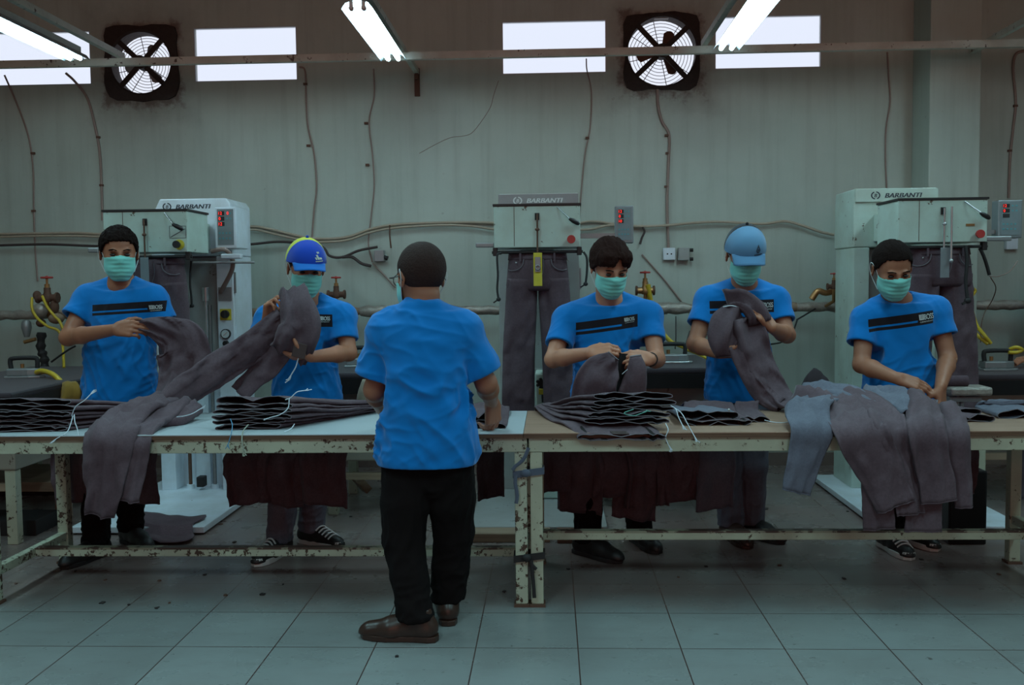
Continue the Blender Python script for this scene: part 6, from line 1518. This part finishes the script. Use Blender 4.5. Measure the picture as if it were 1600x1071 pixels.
wallrun([(535, 402), (550, 402), (565, 412), (580, 416)], 'short black cable branching below the junction box', .012, 'cable_dark', .07)
wallrun([(582, 412), (600, 430), (618, 450)], 'thin conduit slanting from the junction box behind the cropped head', .006, 'conduit', .02)
def wbox(name, px, py, w, h, mat, label, cat, group=None, Y=WALL_Y, d=.06):
    a = at(px - w / 2, py - h / 2, Y=Y - d); b = at(px + w / 2, py + h / 2, Y=Y - d)
    return obj(name, MB().bb(a.x, b.x, Y - d, Y - .0005, b.z, a.z), mat, label=label, cat=cat, group=group, bevel=.006)
j = wbox('junction_box', 592, 400, 16, 18, M['steel'], 'round grey junction box at the end of the black cable', 'junction box', d=.07)
obj('gland', MB().cyl(at(600, 402, Y=WALL_Y - .05), at(606, 404, Y=WALL_Y - .05), .018, 10), M['black'], j)
s1 = wbox('wall_socket', 1046, 397, 19, 19, M['white_paint'], 'white wall socket below the conduit of the right fan', 'socket', d=.045)
obj('socket_holes', MB().cyl(at(1043, 397, Y=WALL_Y - .047), at(1043, 397, Y=WALL_Y - .0452), .006, 8).cyl(at(1049, 397, Y=WALL_Y - .047), at(1049, 397, Y=WALL_Y - .0452), .006, 8), M['black'], s1)
j2 = wbox('junction_box', 1069, 397, 17, 20, M['grey_paint'], 'grey junction box with cable glands beside the wall socket', 'junction box', d=.07)
for q in (391, 405): obj('gland', MB().cyl(at(1078, q, Y=WALL_Y - .05), at(1083, q, Y=WALL_Y - .05), .014, 10), M['black'], j2)
wbox('wall_socket', 1582, 381, 18, 18, M['white_paint'], 'white wall socket behind the digit box at the right edge', 'socket', d=.045)
h = wallrun([(1004, 355), (1007, 362), (1003, 372), (1000, 382)], 'short dark cable end hanging from the tan cable', .008, 'cable_dark', .05)
wallrun([(609, 352), (609, 368), (611, 388)], 'short dark tie hanging from the tan cables', .006, 'rust', .05)
hose([(1531, 388, 5.9), (1536, 398, 5.9), (1541, 412, 5.9), (1546, 430, 5.9)], 'dark plug cable hanging under the right digit box', .011, 'black', None, 'cable', 'cable')
hose([(1546, 432, 5.9), (1560, 432, 5.95), (1578, 424, 6.0), (1590, 408, 6.1)], 'thin wire curving right from the plug cable', .003, 'conduit', None, 'wire', 'wire')
hose([(1548, 434, 5.9), (1556, 450, 6.2), (1550, 470, 6.6), (1538, 490, 6.6), (1533, 510, 6.4), (1532, 535, 6.2)], 'thin wire winding down to the right ironing table', .003, 'rust', None, 'wire', 'wire')

# ------------------------------------------------------------------ small gear near the presses
t = thing('sleeve_board', 'sleeve board wrapped in foil beside the last man, right of his arm', 'sleeve board', at(1500, 640, Y=5.25), 0)
a, b = at(1478, 604, Y=5.25), at(1543, 608, Y=5.25); obj('foil_board', MB().bb(a.x, b.x, 5.18, 5.34, a.z - .045, a.z), M['foil'], t, bevel=.012)
a, b = at(1478, 587, Y=5.25), at(1512, 603, Y=5.25); obj('roll_pad', MB().cyl((a.x, 5.26, a.z - .032), (b.x, 5.26, a.z - .032), .03, 16), M['denim'], t, bevel=.01)
a, b = at(1480, 620, Y=5.25), at(1530, 627, Y=5.25); obj('lower_bar', MB().bb(a.x, b.x, 5.22, 5.28, b.z, a.z), M['steel'], t)
for px in (1496, 1503): q0, q1 = at(px, 612, Y=5.25), at(px, 690, Y=5.25); obj('post', MB().cyl((q0.x, 5.25, .4), (q0.x, 5.25, q0.z - .02), .012, 10), M['steel'], t)
q = at(1502, 700, Y=5.25); obj('stand', MB().bb(q.x - .10, q.x + .10, 5.15, 5.35, 0, .4), M['pad_side'], t, bevel=.01)
# gear low in front of the middle press
t = thing('press_footing', 'white lower unit of the middle press with a black star knob', 'machine part', at(850, 640, Y=6.0), 0)
a, b = at(836, 584, Y=6.05), at(880, 640, Y=6.05); obj('casing', MB().bb(a.x, b.x, 6.05, 6.33, .05, a.z), M['green_paint'], t, bevel=.01)
q = at(846, 599, Y=6.02); kn = MB().cyl((q.x, 6.0, q.z), (q.x, 6.045, q.z), .022, 10)
for k in range(7): kn.ball((q.x + .026 * math.cos(k * .9), 6.01, q.z + .026 * math.sin(k * .9)), .011, n=8)
obj('star_knob', kn, M['black'], t); obj('knob_stem', MB().cyl((q.x + .01, 6.01, q.z - .12), (q.x + .006, 6.01, q.z - .02), .010, 8), M['black'], t)
a, b = at(868, 608, Y=5.95), at(893, 616, Y=5.95); obj('yellow_bar', MB().bb(at(836, 0, Y=5.95).x, b.x, 5.93, 5.97, b.z, a.z), M['yellow_plate'], t)
for px, py in ((862, 632), (878, 630), (856, 645)): q = at(px, py, Y=5.92); obj('fitting', MB().cyl((q.x - .02, 5.92, q.z), (q.x + .03, 5.92, q.z), .012, 10), M['chrome'] if px != 856 else M['brass'], t)
a, b = at(838, 622, Y=5.95), at(895, 642, Y=5.95); obj('gear_tray', MB().bb(a.x, b.x, 5.85, 6.04, b.z - .02, b.z), M['rust'], t)
# glove and rag hanging by the ironing table
def rag(pts, hw, ht, mat, label, name, cat, seed, **k):
    P = [at(*p) if False else at(p[0], p[1], Y=p[2]) for p in pts]; v, F, _ = cloth_tube(P, V((1, .1, 0)), hw, ht, seed, amp=.014, n=22)
    return obj(name, (v, F), mat, label=label, cat=cat, solid=.003)
rag([(575, 596, 5.62), (572, 612, 5.6), (568, 630, 5.6), (566, 645, 5.6)], [.03, .045, .04, .03], [.012, .02, .018, .012], cloth_mat('work_glove_cloth', (.32, .26, .19)), 'pale work glove hanging by the ironing table near the man seen from behind', 'work_glove', 'glove', 201)
rag([(108, 600, 5.64), (110, 612, 5.62), (106, 626, 5.62), (104, 642, 5.62)], [.04, .07, .06, .05], [.015, .03, .03, .02], cloth_mat('yellow_rag', (.28, .16, .03)), 'brownish yellow rag hanging at the corner of the left ironing table', 'rag', 'rag', 202)
rag([(588, 598, 5.70), (592, 625, 5.66), (596, 650, 5.66)], [.03, .045, .03], [.01, .02, .012], M['denim_dark'], 'dark bag hanging under the ironing table near the man seen from behind', 'bag', 'bag', 203)
# ------------------------------------------------------------------ things on the floor
def board(pa, pb, Y0, Y1, w, h, mat, label, name='wooden_plank', cat='plank'):
    a, b = at(pa[0], pa[1], Y=Y0), at(pb[0], pb[1], Y=Y1); return obj(name, MB().beam(a, b, w, h), mat, label=label, cat=cat, bevel=.004)
board((552, 742), (574, 766), 6.1, 6.15, .09, .05, M['wood'], 'wooden plank leaning under the ironing table left of the black trousers')
obj('wooden_stool', MB().bb(-4.1, -2.98, 5.7, 6.3, .18, .24).bb(-3.05, -2.98, 5.7, 5.78, 0, .18).bb(-4.1, -4.03, 5.7, 5.78, 0, .18).bb(-3.05, -2.98, 6.2, 6.3, 0, .18), M['wood'], label='low wooden bench on the floor under the left ironing table', cat='bench', bevel=.004)
obj('dark_pallet', MB().bb(-4.6, -2.98, 5.35, 5.62, 0, .09).bb(-4.6, -2.98, 6.40, 6.6, 0, .09), M['black'], label='black platform on the floor at the left edge', cat='platform', bevel=.004)
a = at(785, 820, Z=.04); obj('timber_block', MB().bb(xb_ - .38, xb_ + .06, 5.20, 5.34, 0, .05), M['wood'], label='timber block on the floor before the base of the middle press', cat='timber', bevel=.004)
obj('timber_block', MB().bb(xb_ + .10, xb_ + .36, 5.18, 5.32, 0, .055), M['rust'], label='darker timber block on the floor right of the table leg gap', cat='timber', bevel=.004)
# purple cloth lying on the floor by the left press
n, m = 26, 12; vs_ = []; rs = np.random.RandomState(5)
c4 = [at(196, 842, Z=.02), at(290, 838, Z=.055), at(318, 808, Z=.055), at(205, 803, Z=.055)]
for i in range(n):
    for k in range(m):
        u, w = i / (n - 1), k / (m - 1); p = (c4[0] * (1 - u) + c4[1] * u) * (1 - w) + (c4[3] * (1 - u) + c4[2] * u) * w
        vs_.append((p.x + .02 * math.sin(w * 9), p.y + .03 * math.sin(u * 7), (.056 if p.y > 5.33 else .016) + .004 + .005 * math.sin(u * 17 + w * 3) * math.sin(w * 5 + u * 4)))
obj('cloth', MB().add(vs_, [(i * m + k, (i + 1) * m + k, (i + 1) * m + k + 1, i * m + k + 1) for i in range(n - 1) for k in range(m - 1)], True), M['denim'], label='purple grey cloth lying over the base plate of the left press', cat='cloth', solid=.004)
# scraps of thread and cloth on the floor
sc_ = [(249, 908, 5, 'near the left table leg'), (160, 943, 9, ''), (201, 946, 4, ''), (165, 907, 5, ''), (410, 930, 8, 'tuft'), (320, 899, 5, ''), (352, 931, 6, ''), (442, 914, 4, ''), (118, 893, 4, ''), (25, 913, 5, ''), (620, 1027, 6, 'below the brown shoe'), (788, 925, 6, ''), (265, 943, 4, ''), (245, 951, 7, ''), (1103, 886, 6, ''), (1218, 884, 5, ''), (1318, 905, 7, ''), (1439, 875, 6, ''), (1560, 898, 6, ''), (1537, 808, 6, ''), (1195, 796, 8, ''), (1060, 903, 4, ''), (888, 890, 5, ''), (1324, 800, 4, ''), (345, 820, 6, ''), (366, 848, 7, ''), (548, 808, 4, ''), (893, 812, 9, 'on plate')]
for i, (px, py, w, nt) in enumerate(sc_):
    c = at(px, py, Z=.0); r = w * c.y / F_PX * .6; mb = MB(); rg = random.Random(i)
    if nt == 'tuft':
        for k in range(10): mb.tube(smooth_path([c + V((rg.uniform(-r, r), rg.uniform(-r, r), .004)) for _ in range(3)], 3), .0022, 4)
    else:
        out = [c + V((math.cos(a) * r * rg.uniform(.5, 1.2), math.sin(a) * r * rg.uniform(.6, 1.6), .0005)) for a in [k * PI / 4 for k in range(8)]]
        mb.prism(out, (0, 0, 0), (0, 0, .004))
    where = 'under the left table' if px < 800 and py < 900 else 'in front of the left table' if px < 800 else 'beneath the right table' if py < 880 else 'in front of the right table'
    tag(obj('fabric_scrap', mb, M['rust'] if i % 3 == 0 else M['pad_side']), 'small dark scrap of thread or cloth on the tiles ' + where, 'scrap', 'scraps on the floor ' + where)
